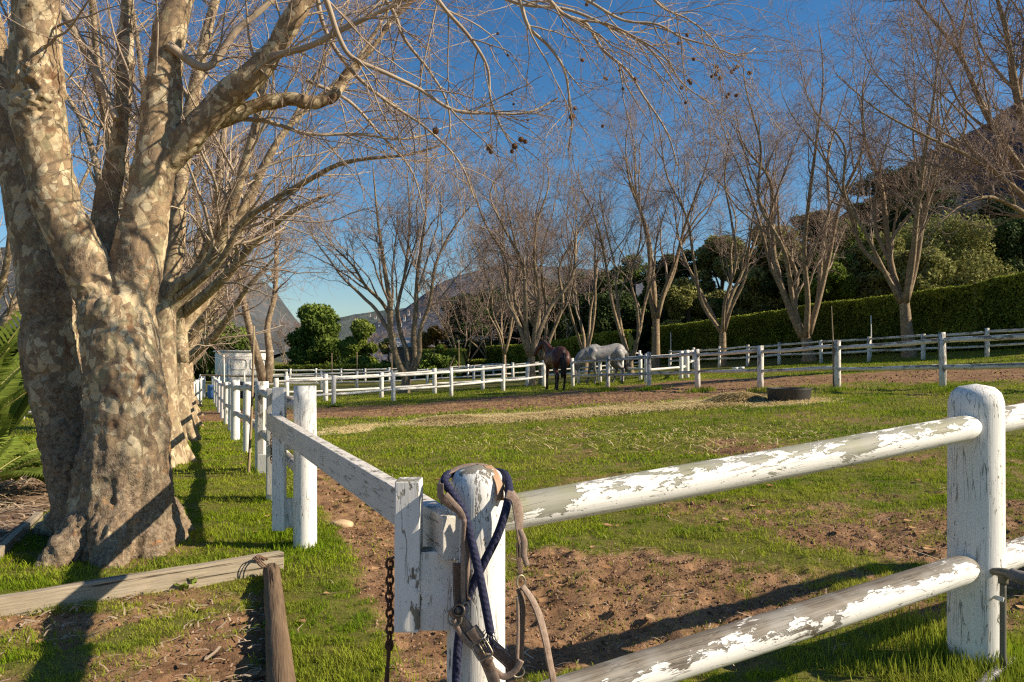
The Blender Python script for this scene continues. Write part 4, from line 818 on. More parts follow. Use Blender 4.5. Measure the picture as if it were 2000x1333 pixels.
for px, py, w_ in balls:
    p_ = np.array(P(px, py, 4.5)); i = np.argmin(((KD-p_)**2).sum(1)+np.where(KD[:, 2] < p_[2], .2, 0)); q_ = KD[i]
    tube(mb, [p_, p_*.6+q_*.4+(0, 0, .012), q_], [.0010, .0010, .0012], 5, cap=(0, 0), n=8, val=.5)
under(mb.build('crown', TWIG), T1)
# ------------------------------------------------------------------ leafy trees, hedges, plants
def leafq(mb, c, size, r, val, nrm=None, asp=.55):
    n = len(c); a = r.randn(n, 3); a /= np.linalg.norm(a, axis=1)[:, None]
    b = r.randn(n, 3) if nrm is None else np.cross(a, nrm)+r.randn(n, 3)*.45; b -= (a*b).sum(1)[:, None]*a; b /= np.linalg.norm(b, axis=1)[:, None]+1e-9
    s_ = size*(.6+.8*r.rand(n))[:, None]; v = np.stack([c-a*s_, c+b*s_*asp, c+a*s_, c-b*s_*asp], 1).reshape(-1, 3); i = np.arange(n)*4
    mb.add(v, np.stack([i, i+1, i+2, i+3], -1), None, None, np.repeat(val, 4))
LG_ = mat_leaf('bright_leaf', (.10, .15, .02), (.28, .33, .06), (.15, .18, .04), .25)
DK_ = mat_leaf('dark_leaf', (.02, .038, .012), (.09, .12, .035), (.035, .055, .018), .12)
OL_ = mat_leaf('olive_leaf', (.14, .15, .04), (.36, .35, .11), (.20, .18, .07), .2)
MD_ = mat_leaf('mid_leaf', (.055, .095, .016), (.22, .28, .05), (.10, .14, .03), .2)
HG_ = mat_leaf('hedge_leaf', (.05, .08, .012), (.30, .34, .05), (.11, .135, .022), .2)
OR_ = mat_leaf('rust_leaf', (.16, .09, .02), (.24, .17, .05), (.10, .10, .02), .2)
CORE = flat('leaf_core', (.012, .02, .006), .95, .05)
BR_ = flat('dark_branch', (.09, .065, .045), .9, .1)
def leafy(name, label, px, d, top, w_, mat, seed, n=9000, size=.16, K=26, shape='round', cat='tree', group=None, trunk=True, low=.15, bias=1.0):
    r = R(seed); b = onG((px-1000)/1500*d, d); zt = CH+(HY-top)/1500*d; H = zt-b.z; Wd = w_/1500*d/2; root = empty(name, label, cat, b, group); o = np.array(b)
    cs = []; 
    for k in range(K):
        if shape == 'round': a = r.rand()*6.28; u = r.rand()**.6; zz = low+(1-low)*r.rand(); prof = math.sqrt(max(.02, 1-((zz-.5)/.55)**2)); rad = .30*Wd*(.6+.7*r.rand())
        elif shape == 'cone': a = r.rand()*6.28; u = r.rand()**.6; zz = low+(1-low)*r.rand(); prof = min(1, (1.02-zz)*1.25+.12); rad = .26*Wd*(.6+.7*r.rand())
        else: a = r.rand()*6.28; u = r.rand()**.5; zz = (.35, .5, .62, .75, .9, .97)[k % 6]; prof = (.75, .95, 1., .85, .7, .45)[k % 6]; rad = .28*Wd*(.6+.7*r.rand())
        c = o+np.array([math.cos(a)*u*Wd*prof*.82, math.sin(a)*u*Wd*prof*.82, zz*H-rad*.4]); 
        rz = rad*(.8 if shape != 'flat' else .32); c[2] = min(c[2], zt-rz*.85); cs.append((c, rad, rz))
    mb = MB(); tot = sum(q[1]**2 for q in cs)
    for c, rad, rz in cs:
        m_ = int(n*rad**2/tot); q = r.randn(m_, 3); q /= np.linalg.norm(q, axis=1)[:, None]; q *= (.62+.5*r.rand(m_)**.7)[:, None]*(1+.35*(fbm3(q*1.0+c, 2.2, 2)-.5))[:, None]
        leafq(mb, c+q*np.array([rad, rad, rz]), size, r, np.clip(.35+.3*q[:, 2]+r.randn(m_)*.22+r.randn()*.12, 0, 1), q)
    under(mb.build('crown', mat, smooth=False), root)
    if trunk:
        mb = MB(); rt = max(.09, H*.022); tube(mb, [o-(0, 0, .2), o+(0, 0, H*.3), o+(r.randn()*.15, 0, H*.85)], [rt*1.3, rt, rt*.3], 9, n=12, nz=.1)
        for c, rad, rz in cs[::2]: tube(mb, [o+(0, 0, max(.1, (c[2]-o[2])*.55)), (o+c)/2+(0, 0, (c[2]-o[2])*.3), c], [rt*.45, rt*.25, rt*.08], 5, n=7)
        under(mb.build('trunk', BR_), root)
    return root
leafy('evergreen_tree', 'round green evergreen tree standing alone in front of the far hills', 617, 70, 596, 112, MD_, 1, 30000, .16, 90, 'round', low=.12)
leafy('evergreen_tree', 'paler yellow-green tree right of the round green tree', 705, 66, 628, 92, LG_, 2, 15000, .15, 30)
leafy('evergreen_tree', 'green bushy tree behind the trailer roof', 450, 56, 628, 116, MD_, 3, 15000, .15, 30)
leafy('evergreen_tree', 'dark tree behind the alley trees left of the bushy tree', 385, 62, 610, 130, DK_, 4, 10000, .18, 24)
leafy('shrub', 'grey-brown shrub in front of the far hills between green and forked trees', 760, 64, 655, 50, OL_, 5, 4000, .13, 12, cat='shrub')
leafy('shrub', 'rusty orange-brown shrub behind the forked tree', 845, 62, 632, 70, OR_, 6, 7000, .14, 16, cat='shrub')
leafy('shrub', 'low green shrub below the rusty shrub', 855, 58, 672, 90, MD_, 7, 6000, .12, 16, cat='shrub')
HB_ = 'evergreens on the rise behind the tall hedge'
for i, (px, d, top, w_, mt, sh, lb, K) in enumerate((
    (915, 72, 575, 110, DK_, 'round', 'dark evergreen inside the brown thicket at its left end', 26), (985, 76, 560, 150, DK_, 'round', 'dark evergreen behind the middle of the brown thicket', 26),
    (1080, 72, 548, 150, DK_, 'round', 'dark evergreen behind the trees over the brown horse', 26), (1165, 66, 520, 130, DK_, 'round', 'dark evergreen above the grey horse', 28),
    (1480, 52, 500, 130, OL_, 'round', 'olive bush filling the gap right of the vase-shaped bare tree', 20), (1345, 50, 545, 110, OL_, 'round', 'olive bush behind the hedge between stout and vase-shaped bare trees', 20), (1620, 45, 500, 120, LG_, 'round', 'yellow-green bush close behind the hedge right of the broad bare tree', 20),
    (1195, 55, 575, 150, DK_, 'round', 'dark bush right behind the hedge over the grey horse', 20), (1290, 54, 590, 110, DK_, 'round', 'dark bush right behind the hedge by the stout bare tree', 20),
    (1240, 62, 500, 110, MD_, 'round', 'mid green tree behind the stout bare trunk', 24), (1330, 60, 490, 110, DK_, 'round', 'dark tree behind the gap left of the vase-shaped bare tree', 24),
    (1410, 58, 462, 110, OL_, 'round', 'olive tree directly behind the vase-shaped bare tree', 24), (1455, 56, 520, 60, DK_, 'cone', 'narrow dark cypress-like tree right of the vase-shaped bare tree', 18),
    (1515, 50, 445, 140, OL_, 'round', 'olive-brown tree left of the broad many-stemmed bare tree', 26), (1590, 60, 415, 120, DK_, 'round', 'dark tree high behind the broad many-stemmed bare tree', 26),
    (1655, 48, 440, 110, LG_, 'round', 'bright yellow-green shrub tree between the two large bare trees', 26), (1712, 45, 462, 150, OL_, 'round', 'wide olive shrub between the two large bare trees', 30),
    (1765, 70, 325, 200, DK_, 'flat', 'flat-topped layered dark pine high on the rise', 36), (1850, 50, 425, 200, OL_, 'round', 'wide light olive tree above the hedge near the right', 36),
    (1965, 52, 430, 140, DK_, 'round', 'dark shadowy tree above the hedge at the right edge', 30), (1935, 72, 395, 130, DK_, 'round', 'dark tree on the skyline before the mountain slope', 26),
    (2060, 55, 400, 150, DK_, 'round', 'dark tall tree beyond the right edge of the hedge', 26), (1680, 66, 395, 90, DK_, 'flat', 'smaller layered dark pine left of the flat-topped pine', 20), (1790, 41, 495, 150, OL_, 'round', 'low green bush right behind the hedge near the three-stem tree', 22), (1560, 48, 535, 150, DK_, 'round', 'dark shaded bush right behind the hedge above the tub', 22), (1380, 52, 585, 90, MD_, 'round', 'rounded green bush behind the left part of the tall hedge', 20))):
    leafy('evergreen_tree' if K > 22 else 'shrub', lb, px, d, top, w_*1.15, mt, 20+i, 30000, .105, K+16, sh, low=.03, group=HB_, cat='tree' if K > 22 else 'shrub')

def hedge(name, label, pts, th, mat, seed, n, size=.07, cat='hedge', wob=.12):
    """pts: (px, d, top py)"""
    r = R(seed); W = [(onG((px-1000)/1500*d, d), CH+(HY-t)/1500*d) for px, d, t in pts]; root = empty(name, label, cat, W[0][0]); mb = MB(); co = MB()
    segs = [((b[0]-a[0]).length, a, b) for a, b in zip(W[:-1], W[1:])]; tot = sum(s_[0] for s_ in segs)
    for L, a, b in segs:
        A, B = np.array(a[0]), np.array(b[0]); dv = (B-A); dv[2] = 0; dv /= np.linalg.norm(dv); nv = np.array([dv[1], -dv[0], 0]); 
        if nv[1] > 0: nv = -nv            # towards the camera
        m_ = int(n*L/tot); t = r.rand(m_); base = A+(B-A)*t[:, None]; h = (a[1]-A[2])*(1-t)+(b[1]-B[2])*t; face = r.rand(m_)
        dep = np.where(face < .62, th/2, np.where(face < .95, (r.rand(m_)*2-1)*th/2, -th/2)); zz = np.where((face >= .62) & (face < .95), 1., r.rand(m_)**.85)
        p_ = base+nv*dep[:, None]; p_[:, 2] = base[:, 2]+h*zz; gap = fbm3(p_, .9, 3, 4); nn_ = (fbm3(p_, 1.3, 3)-.5)*wob*2.6; p_ = p_+nv*(nn_*(face < .62))[:, None]+r.randn(m_, 3)*.035; p_[:, 2] += nn_*.5*(zz > .9)
        nrm = np.where(((face >= .62) & (face < .95))[:, None], np.array([0, 0, 1.]), nv)
        leafq(mb, p_, size, r, np.clip(.22+.9*zz**8+r.randn(m_)*.28+(gap-.5)*1.1, 0, 1), nrm)  # leaf tone raised at the top: sunlit rim put into the colour
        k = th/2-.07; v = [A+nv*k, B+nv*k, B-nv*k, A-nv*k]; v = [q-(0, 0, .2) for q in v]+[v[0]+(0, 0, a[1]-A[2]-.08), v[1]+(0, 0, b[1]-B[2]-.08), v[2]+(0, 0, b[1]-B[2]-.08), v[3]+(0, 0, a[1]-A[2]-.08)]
        co.add(v, [(0, 1, 5, 4), (1, 2, 6, 5), (2, 3, 7, 6), (3, 0, 4, 7), (4, 5, 6, 7)])  # plain near-black box behind the leaves, standing in for shade inside the hedge
    under(mb.build('foliage', mat, smooth=False), root); under(co.build('dark_core', CORE, smooth=False), root); return root
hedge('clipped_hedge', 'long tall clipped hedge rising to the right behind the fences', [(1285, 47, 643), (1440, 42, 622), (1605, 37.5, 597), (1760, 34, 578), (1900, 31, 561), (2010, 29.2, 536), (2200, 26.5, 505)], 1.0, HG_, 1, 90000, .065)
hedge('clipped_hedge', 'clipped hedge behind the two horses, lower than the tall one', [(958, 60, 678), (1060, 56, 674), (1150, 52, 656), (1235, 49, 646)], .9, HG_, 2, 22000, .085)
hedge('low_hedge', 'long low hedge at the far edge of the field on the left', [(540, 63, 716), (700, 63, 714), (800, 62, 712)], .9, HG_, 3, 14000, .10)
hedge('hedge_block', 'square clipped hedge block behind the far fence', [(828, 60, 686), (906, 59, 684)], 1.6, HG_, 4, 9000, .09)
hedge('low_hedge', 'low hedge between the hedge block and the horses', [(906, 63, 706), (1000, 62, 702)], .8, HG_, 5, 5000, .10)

# palm-like plants at the left edge
PALM = mat_leaf('palm_leaf', (.09, .14, .02), (.28, .35, .06), (.16, .20, .035), .35); STEM = flat('palm_stem', (.28, .26, .08), .6)
def palm(label, x, y, n, seed, L=1.3, wl=.3, leafw=.014, h0=.1, az=(0, 6.28), upr=(.6, 1.2)):
    r = R(seed); b = onG(x, y); root = empty('palm_plant', label, 'plant', b); o = np.array(b)
    for k in range(n):
        a = az[0]+(az[1]-az[0])*(k+.5*r.rand())/n; e = upr[0]+(upr[1]-upr[0])*r.rand(); l_ = L*(.7+.5*r.rand()); p_ = o+np.array([0, 0, h0]); d = np.array([math.cos(a)*math.cos(e), math.sin(a)*math.cos(e), math.sin(e)]); pts = [p_]
        for j in range(10): d = d+np.array([0, 0, -.085]); d /= np.linalg.norm(d); pts.append(pts[-1]+d*l_/10)
        pts = np.array(pts); mb = MB(); tube(mb, pts, np.linspace(.014, .004, 11), 6, n=20); fr = mb.build('frond', STEM); under(fr, root)
        mb = MB(); C, _ = resample(pts, np.ones(11), 42); C = C[10:]; T = np.gradient(C, axis=0); T /= np.linalg.norm(T, axis=1)[:, None]; S = np.cross(T, (0, 0, 1)); S /= np.linalg.norm(S, axis=1)[:, None]; U = np.cross(S, T)
        for sg in (-1, 1):
            for i in range(len(C)):
                f = i/len(C); ll = wl*math.sin(min(1, f*1.05+.12)*PI*.92)*(.85+.3*r.rand())+.04; dr = S[i]*sg*.8+T[i]*.55+U[i]*.15; q0, q1, q2 = C[i], C[i]+dr*ll*.5+U[i]*.01, C[i]+dr*ll-np.array([0, 0, .18*ll]); ww = T[i]*leafw
                i0 = mb.n; mb.add([q0-ww*.4, q0+ww*.4, q1-ww, q1+ww, q2], [(0, 1, 3, 2)], [(2, 3, 4)], None, np.clip(.5+r.randn()*.25, 0, 1))
        lf = mb.build('leaflets', PALM, smooth=False); lf.parent = fr
    return root
palm('feathery green palm at the left edge beside the big trunk', -5.3, 7.2, 13, 1, 1.75, .30, .022, .3, (-1.8, 1.8), (.95, 1.45))
palm('lower palm clump with drooping fronds at the left edge', -4.85, 6.9, 11, 2, 1.15, .24, .018, .05, (-1.2, 3.2), (.4, 1.3))
def banana(label, x, y, n, seed, L=1.0, wd=.16):
    r = R(seed); b = onG(x, y); root = empty('broad_leaf_plant', label, 'plant', b); o = np.array(b)
    for k in range(n):
        a = r.rand()*6.28; e = .7+.7*r.rand(); d = np.array([math.cos(a)*math.cos(e), math.sin(a)*math.cos(e), math.sin(e)]); pts = [o+(0, 0, .05)]
        for j in range(9): d = d+np.array([0, 0, -.1]); d /= np.linalg.norm(d); pts.append(pts[-1]+d*L*(.7+.4*r.rand())/9)
        C, _ = resample(pts, np.ones(len(pts)), 16); T = np.gradient(C, axis=0); T /= np.linalg.norm(T, axis=1)[:, None]; S = np.cross(T, (0, 0, 1)); S /= np.linalg.norm(S, axis=1)[:, None]; U = np.cross(S, T)
        f = np.linspace(0, 1, 16); w_ = np.where(f < .3, .012, wd*np.sin(np.clip((f-.3)/.7, 0, 1)*PI)**.7*.5+.006)[:, None]; mb = MB()
        v = np.stack([C-S*w_+U*w_*.45, C-U*.002, C+S*w_+U*w_*.45], 1).reshape(-1, 3); mb.add(v, grid_q(16, 3), None, None, np.clip(.5+r.randn()*.25, 0, 1)); under(mb.build('leaf', PALM), root)
    return root
banana('broad-leaved green plant between the palms', -5.6, 8.3, 14, 3, 1.9, .34)
for i, (x, y, lb) in enumerate(((-4.55, 7.5, 'low strappy plant beside the mulch nearest the big trunk'), (-5.0, 7.75, 'low strappy plant in the middle of the left bed'), (-5.1, 8.4, 'low strappy plant at the back of the left bed'), (-4.6, 8.6, 'low strappy plant behind the big trunk'))):
    banana(lb, x, y, 26, 10+i, .45, .05)
leafy('shrub', 'sunlit green shrub behind the palms at the left edge', -10, 12.5, 700, 120, LG_, 61, 7000, .05, 22, cat='shrub', low=0)
leafy('shrub', 'green shrub seen left of the big trunk above the white garden fence', 40, 25, 640, 150, MD_, 62, 8000, .09, 22, cat='shrub')
# small weeds by the beam
def weed(px, py, label, seed, n=16, s_=.03):
    r = R(seed); b = G(px, py); mb = MB(); a = r.rand(n)*6.28; rr = r.rand(n)*s_*1.6; c = np.array(b)+np.stack([np.cos(a)*rr, np.sin(a)*rr, .01+.035*r.rand(n)], -1); leafq(mb, c, s_*.55, r, r.rand(n), np.tile(np.array([0, 0, 1.]), (n, 1)), .6)
    tag(mb.build('weed', PALM, smooth=False, at=b), label, 'weed')
weed(362, 1150, 'small bright green weed against the front of the beam', 1, 22, .035); weed(515, 1235, 'little green weed in the shade of the round log', 2, 14, .03); weed(655, 795, 'leafy weed at the foot of the first mid-field fence post', 3, 60, .16); weed(1000, 745, 'tuft of green weeds left of the brown horse', 4, 50, .12)

# ------------------------------------------------------------------ hills
def mat_hill(name, a, b, c, s_):  # tones passed in carry the grey-blue haze of distance in their colour
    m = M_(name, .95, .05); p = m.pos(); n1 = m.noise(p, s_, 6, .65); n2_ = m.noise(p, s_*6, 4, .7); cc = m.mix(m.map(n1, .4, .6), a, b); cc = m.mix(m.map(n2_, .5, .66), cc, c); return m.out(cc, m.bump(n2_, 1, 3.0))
def ridge(name, prof, d, depth, mat, seed, rough=.06, front=.5):
    pts = np.array(prof, float); px = np.linspace(pts[0, 0], pts[-1, 0], 150); top = np.interp(px, pts[:, 0], pts[:, 1]); X = (px-1000)/1500*d; Z = CH+(HY-top)/1500*d; v = []
    ws = np.linspace(-1, 1, 41)
    for w_ in ws:
        y = d+w_*depth; h = (1-abs(w_)**1.15)
        nz = (fbm2(X+seed*50, np.full_like(X, y), 7/depth, 5, seed)-.5)*rough*2*(.15+h)*(1-.75*np.exp(-(w_/.15)**2)); v.append(np.stack([X*(1+.12*w_), np.full_like(X, y), Z*h*(1+nz)-3+2*h], -1))
    mb = MB(); mb.add(np.array(v).reshape(-1, 3), grid_q(len(ws), len(px))); return tag(mb.build(name, mat), kind='structure')
ridge('mountain', [(1450, 560), (1600, 470), (1720, 372), (1800, 318), (1850, 288), (1900, 262), (1950, 236), (2000, 205), (2080, 170), (2200, 120), (2500, 60), (2900, 200)], 900, 480, mat_hill('mountain_rock_hazed', (.045, .05, .07), (.028, .036, .045), (.07, .072, .09), .012), 1, .22)
ridge('hill', [(700, 672), (760, 625), (800, 598), (835, 572), (870, 546), (905, 532), (960, 520), (1050, 512), (1200, 530), (1420, 600)], 800, 380, mat_hill('hill_scrub_hazed', (.10, .105, .125), (.07, .078, .085), (.145, .14, .16), .02), 2, .2)
ridge('hill', [(560, 650), (640, 622), (690, 612), (740, 607), (800, 600), (860, 594), (950, 610), (1050, 640)], 1100, 380, mat_hill('hill_wooded_hazed', (.10, .12, .11), (.07, .085, .075), (.15, .16, .15), .03), 3, .2)
ridge('hill', [(-300, 520), (100, 470), (300, 480), (400, 500), (460, 515), (500, 538), (530, 570), (560, 605), (590, 640), (640, 668)], 1000, 400, mat_hill('hill_bare_hazed', (.085, .09, .095), (.06, .068, .07), (.12, .12, .12), .015), 4, .2)
# houses on the hillside
r = R(12); hw = flat('house_wall', (.62, .58, .52), .8); hr = flat('house_roof', (.22, .12, .08), .8); hgl = flat('house_window', (.03, .035, .045), .3, .5)
dgx = bpy.context.evaluated_depsgraph_get(); dgx.update()
desc = ['lowest at the left', 'with brown roof above the lowest', 'beside the forked tree stem', 'highest on the slope', 'between two tree stems', 'right of the forked tree', 'small one near the ridge foot', 'left of the cluster', 'in the cluster centre', 'at the right of the cluster', 'behind the orange shrub top', 'near the round tree']
for i, (px, py, s_) in enumerate(((693, 628, 5), (722, 619, 6), (733, 624, 7), (757, 632, 6), (775, 613, 5), (790, 628, 7), (798, 617, 6), (806, 632, 7), (820, 622, 5), (741, 638, 6), (706, 640, 6), (783, 640, 6))):
    d_ = (P(px, py, 1.0)-Vector((0, 0, CH))); hit = sc.ray_cast(dgx, Vector((0, 300, CH))+Vector((d_.x*300, 0, d_.z*300)), d_.normalized())
    if not hit[0]: continue
    c = hit[1]; root = empty('hillside_house', 'tiny pale house on the distant hillside, '+desc[i], 'house', c, 'houses on the far hillside'); W2 = s_*c.y/1500/2*.55; mb = MB(); box(mb, (0, 0, 1), (W2*2, W2*1.6, 5), None, 0); mb.build('wall', hw, root, smooth=False)
    mb = MB(); mb.add([(-W2*1.1, -W2*.9, 3.4), (W2*1.1, -W2*.9, 3.4), (W2*1.1, W2*.9, 3.4), (-W2*1.1, W2*.9, 3.4), (-W2*1.1, 0, 4.8), (W2*1.1, 0, 4.8)], [(0, 1, 5, 4), (2, 3, 4, 5)], [(0, 4, 3), (1, 2, 5)]); mb.build('roof', hr, root, smooth=False)
    mb = MB(); box(mb, (W2*.3, -W2*.8-.05, 2.2), (W2*.5, .1, 1.6), None, 0); mb.build('window', hgl, root, smooth=False)
# thatched-white cottage roof glimpsed right of the rusty shrub
c = onG((808-1000)/1500*63, 63); root = empty('garden_shed', 'small low building with pale roof half hidden behind the forked tree', 'shed', c); mb = MB(); box(mb, (0, 0, 1.3), (3.2, 2.4, 2.7), None, .02); mb.build('wall', flat('shed_wall', (.12, .10, .08), .9), root, smooth=False)
mb = MB(); mb.add([(-1.8, -1.4, 2.6), (1.8, -1.4, 2.6), (1.8, 1.4, 2.6), (-1.8, 1.4, 2.6), (-1.8, 0, 3.4), (1.8, 0, 3.4)], [(0, 1, 5, 4), (2, 3, 4, 5)], [(0, 4, 3), (1, 2, 5)]); mb.build('roof', flat('shed_roof', (.36, .35, .33), .8), root, smooth=False)
# ------------------------------------------------------------------ tack on the corner post
def mat_leather(name, a, b):
    m = M_(name, .6, .35); L = m.attr('loc', 'Vector'); n = m.noise(L, 90, 4, .65); n2_ = m.noise(L, 14, 3); st = m.noise(L, 260, 3, .7)
    c = m.mix(m.map(n, .3, .7), a, b); c = m.mix(m.map(n2_, .45, .62, 0, .6), c, tuple(q*.5 for q in a)); c = m.mix(m.map(st, .64, .72, 0, .5), c, (.62, .52, .42)); sx = m.n('SeparateXYZ'); m.t.links.new(L, sx.inputs[0]); e_ = m.math('COMPARE', m.math('ABSOLUTE', sx.outputs['X']), .0112, .0009); st_ = m.math('MULTIPLY', e_, m.math('GREATER_THAN', m.math('FRACT', m.math('MULTIPLY', sx.outputs['Z'], 200)), .35)); c = m.mix(m.math('MULTIPLY', st_, .7), c, (.55, .48, .38)); c = m.mix(m.map(m.math('ABSOLUTE', sx.outputs['X']), .0128, .0145, 0, .6), c, (.07, .045, .03)); return m.out(c, m.bump(m.math('SUBTRACT', n, st_), .6, .001))
LEA = mat_leather('worn_leather', (.20, .13, .09), (.40, .29, .22)); LEAD = mat_leather('dark_leather', (.10, .06, .042), (.20, .13, .095)); LEAI = mat_leather('leather_inside', (.34, .19, .10), (.46, .28, .16))
BRASS = flat('tarnished_metal', (.34, .29, .21), .42, .5, .75)
def strap(mb, pts, w_, th=.0028, fac=(0, -1, 0), n=None, val=.5, tw=0):
    P_ = np.array(pts, float); C, _ = resample(P_, np.ones(len(P_)), n or len(P_)*7); T = np.gradient(C, axis=0); T /= np.linalg.norm(T, axis=1)[:, None]
    F = np.array(fac, float); F = F if F.ndim == 2 else np.repeat(F[None], len(C), 0)
    if len(F) != len(C): F = np.stack([np.interp(np.linspace(0, 1, len(C)), np.linspace(0, 1, len(F)), F[:, i]) for i in range(3)], -1)
    S = np.cross(T, F); S /= np.linalg.norm(S, axis=1)[:, None]; N = np.cross(S, T); L = np.r_[0, np.cumsum(np.linalg.norm(np.diff(C, axis=0), axis=1))]
    W = np.interp(np.linspace(0, 1, len(C)), np.linspace(0, 1, len(w_)), w_)[:, None] if np.ndim(w_) else w_
    prof = [(-.5, -.3), (-.42, -.5), (.42, -.5), (.5, -.3), (.5, .3), (.42, .5), (-.42, .5), (-.5, .3)]
    v = np.stack([C+S*W*a+N*th*b for a, b in prof], 1); l = np.stack([np.stack([np.full(len(C), a*.03), np.full(len(C), b*.01), L], -1) for a, b in prof], 1)
    mb.add(v.reshape(-1, 3), np.r_[grid_q(len(C), 8, True), [(7, 6, 1, 0), (6, 5, 2, 1), (5, 4, 3, 2)], np.array([(0, 1, 6, 7), (1, 2, 5, 6), (2, 3, 4, 5)])+(len(C)-1)*8], None, l.reshape(-1, 3), val)
def ring(mb, c, r1, r2, ax=(0, -1, 0), up=(0, 0, 1), sx=1, sz=1, k=28, sq=False):
    c = np.array(c); ax = np.array(ax, float); ax /= np.linalg.norm(ax); u = np.array(up, float); u -= u.dot(ax)*ax; u /= np.linalg.norm(u); s_ = np.cross(u, ax); th = np.arange(k)/k*2*PI
    cx, cz = np.cos(th), np.sin(th)
    if sq: e = .35; cx = np.sign(cx)*np.abs(cx)**e; cz = np.sign(cz)*np.abs(cz)**e
    pc = c+s_*(cx*r1*sx)[:, None]+u*(cz*r1*sz)[:, None]; out = s_*(np.cos(th))[:, None]+u*(np.sin(th))[:, None]; ph = np.arange(8)/8*2*PI
    v = pc[:, None]+out[:, None]*(np.cos(ph)*r2)[None, :, None]+ax[None, None]*(np.sin(ph)*r2)[None, :, None]; q = grid_q(k, 8, True); q2 = [((k-1)*8+j, (k-1)*8+(j+1) % 8, (j+1) % 8, j) for j in range(8)]
    mb.add(v.reshape(-1, 3), np.r_[q, q2], None, v.reshape(-1, 3))
HC = P(905, 1195, 1.88); HT = empty('halter', 'worn brown leather halter with buckles hanging over the corner post', 'halter', P(930, 925, 2.0))
def addh(name, mb, mat): return under(mb.build(name, mat), HT)
Q = lambda l, d=1.9: PP(l, d)
def one(name, mat, pts, w_, d=1.9, fac=(0, -1, 0), th=.0028): mb = MB(); strap(mb, Q(pts, d) if not isinstance(d, list) else [P(a, b, e) for (a, b), e in zip(pts, d)], w_, th, fac); return addh(name, mb, mat)
one('crown_strap', LEA, [(862, 985), (856, 958), (861, 938), (884, 920), (915, 909), (945, 909), (968, 922), (982, 948), (990, 975)], .022, [1.93, 1.93, 1.96, 2.0, 2.03, 2.03, 2.0, 1.97, 1.94], [(-1, -.2, .1), (-.9, -.2, .4), (-.2, -.2, 1), (0, -.2, 1), (.3, -.2, 1), (.9, -.2, .4), (1, -.1, 0)])
one('strap_lining', LEAI, [(952, 910), (966, 925), (975, 948), (978, 978)], .026, [2.0, 1.97, 1.95, 1.94], [(.4, -.6, .8), (.6, -.7, .5), (.75, -.7, .1), (.8, -.6, 0)])
one('cheek_strap', LEA, [(860, 945), (863, 972), (878, 985), (897, 1000), (903, 1012)], [.018, .02, .02, .018], 1.905, (-.5, -1, .3))
one('cheek_strap', LEA, [(870, 965), (885, 982), (900, 1000), (907, 1020), (908, 1045)], .013, 1.89, (-.2, -1, .5))
one('rolled_strap', LEA, [(907, 1015), (905, 1060), (905, 1120), (906, 1180)], .011, 1.885, (-.3, -1, 0), .006)
one('rolled_strap', LEA, [(913, 1045), (914, 1100), (915, 1172)], .009, 1.895, (.3, -1, 0), .006)
one('back_strap', LEAD, [(893, 1100), (893, 1150), (896, 1195)], .022, 1.915)
one('noseband', LEA, [(883, 1188), (900, 1212), (917, 1235), (935, 1262), (950, 1292), (962, 1322), (975, 1370)], .030, 1.875, (-.2, -1, .1), .006)
one('noseband', LEA, [(885, 1210), (900, 1238), (922, 1262), (938, 1272)], .014, 1.87, (-.2, -1, .3), .006)
one('keeper', LEA, [(920, 1228), (936, 1250)], .034, 1.868, (-.2, -1, .1), .009)
one('keeper', LEAD, [(948, 1290), (958, 1296)], .03, 1.868, (-.2, -1, .1), .009)
one('chin_strap', LEAD, [(955, 1258), (975, 1275), (998, 1298), (1006, 1316)], .032, 1.90, (0, -1, .3), .005)
one('chin_strap', LEA, [(965, 1310), (985, 1322), (1008, 1308), (1018, 1290)], .016, 1.88, (0, -1, .2), .005)
one('hanging_strap', LEA, [(988, 965), (1003, 972), (1010, 1000), (1014, 1030), (1018, 1060), (1022, 1085)], [.022, .022, .020, .017, .015], 1.90, (.3, -1, .2))
one('hanging_strap', LEA, [(998, 962), (1012, 985), (1017, 1020), (1012, 1055)], [.02, .02, .014, .01], 1.92, (.6, -1, .2))
one('billet', LEA, [(1016, 1035), (1024, 1060), (1023, 1080), (1030, 1106)], [.012, .016, .015, .012], 1.885, (.2, -1, 0), .006)
one('billet', LEAD, [(1013, 1060), (1014, 1090), (1017, 1122)], .014, 1.90, (.4, -1, 0))
one('throat_strap', LEAD, [(1013, 1150), (1018, 1165), (1019, 1230), (1016, 1295)], .015, 1.895, (.5, -1, 0), .006)
one('throat_strap', LEA, [(1011, 1165), (1012, 1230), (1010, 1298)], .008, 1.885, (.2, -1, 0), .005)
one('long_strap', LEA, [(1020, 1145), (1035, 1165), (1050, 1195), (1063, 1240), (1073, 1290), (1083, 1345), (1085, 1400)], [.014, .02, .018, .017, .017], 1.885, (.5, -.85, .2), .005)
mb = MB(); ring(mb, P(1018, 1138, 1.89), .0115, .0022, (.5, -1, .2), sz=1.5); addh('ring', mb, BRASS)
mb = MB(); ring(mb, P(888, 1208, 1.872), .018, .0024, (-.3, -1, .2)); addh('ring', mb, BRASS)
mb = MB(); ring(mb, P(910, 1187, 1.872), .012, .0022, (.3, -1, .3), sx=.6); addh('ring', mb, BRASS)
mb = MB(); ring(mb, P(942, 1270, 1.862), .021, .0027, (-.2, -1, .1), up=(.55, 0, -.84), sx=.95, sq=True); a_, b_ = P(935, 1258, 1.86), P(950, 1284, 1.858); tube(mb, [a_, b_], [.0018, .0018], 8, n=4); addh('buckle', mb, BRASS)
mb = MB(); ring(mb, P(896, 1193, 1.866), .0135, .0036, (-.2, -1, .3)); tube(mb, [P(896, 1193, 1.872), P(896, 1193, 1.864)], [.011, .009], 20, n=4); addh('boss', mb, flat('dark_boss', (.09, .075, .06), .45, .5, .5))
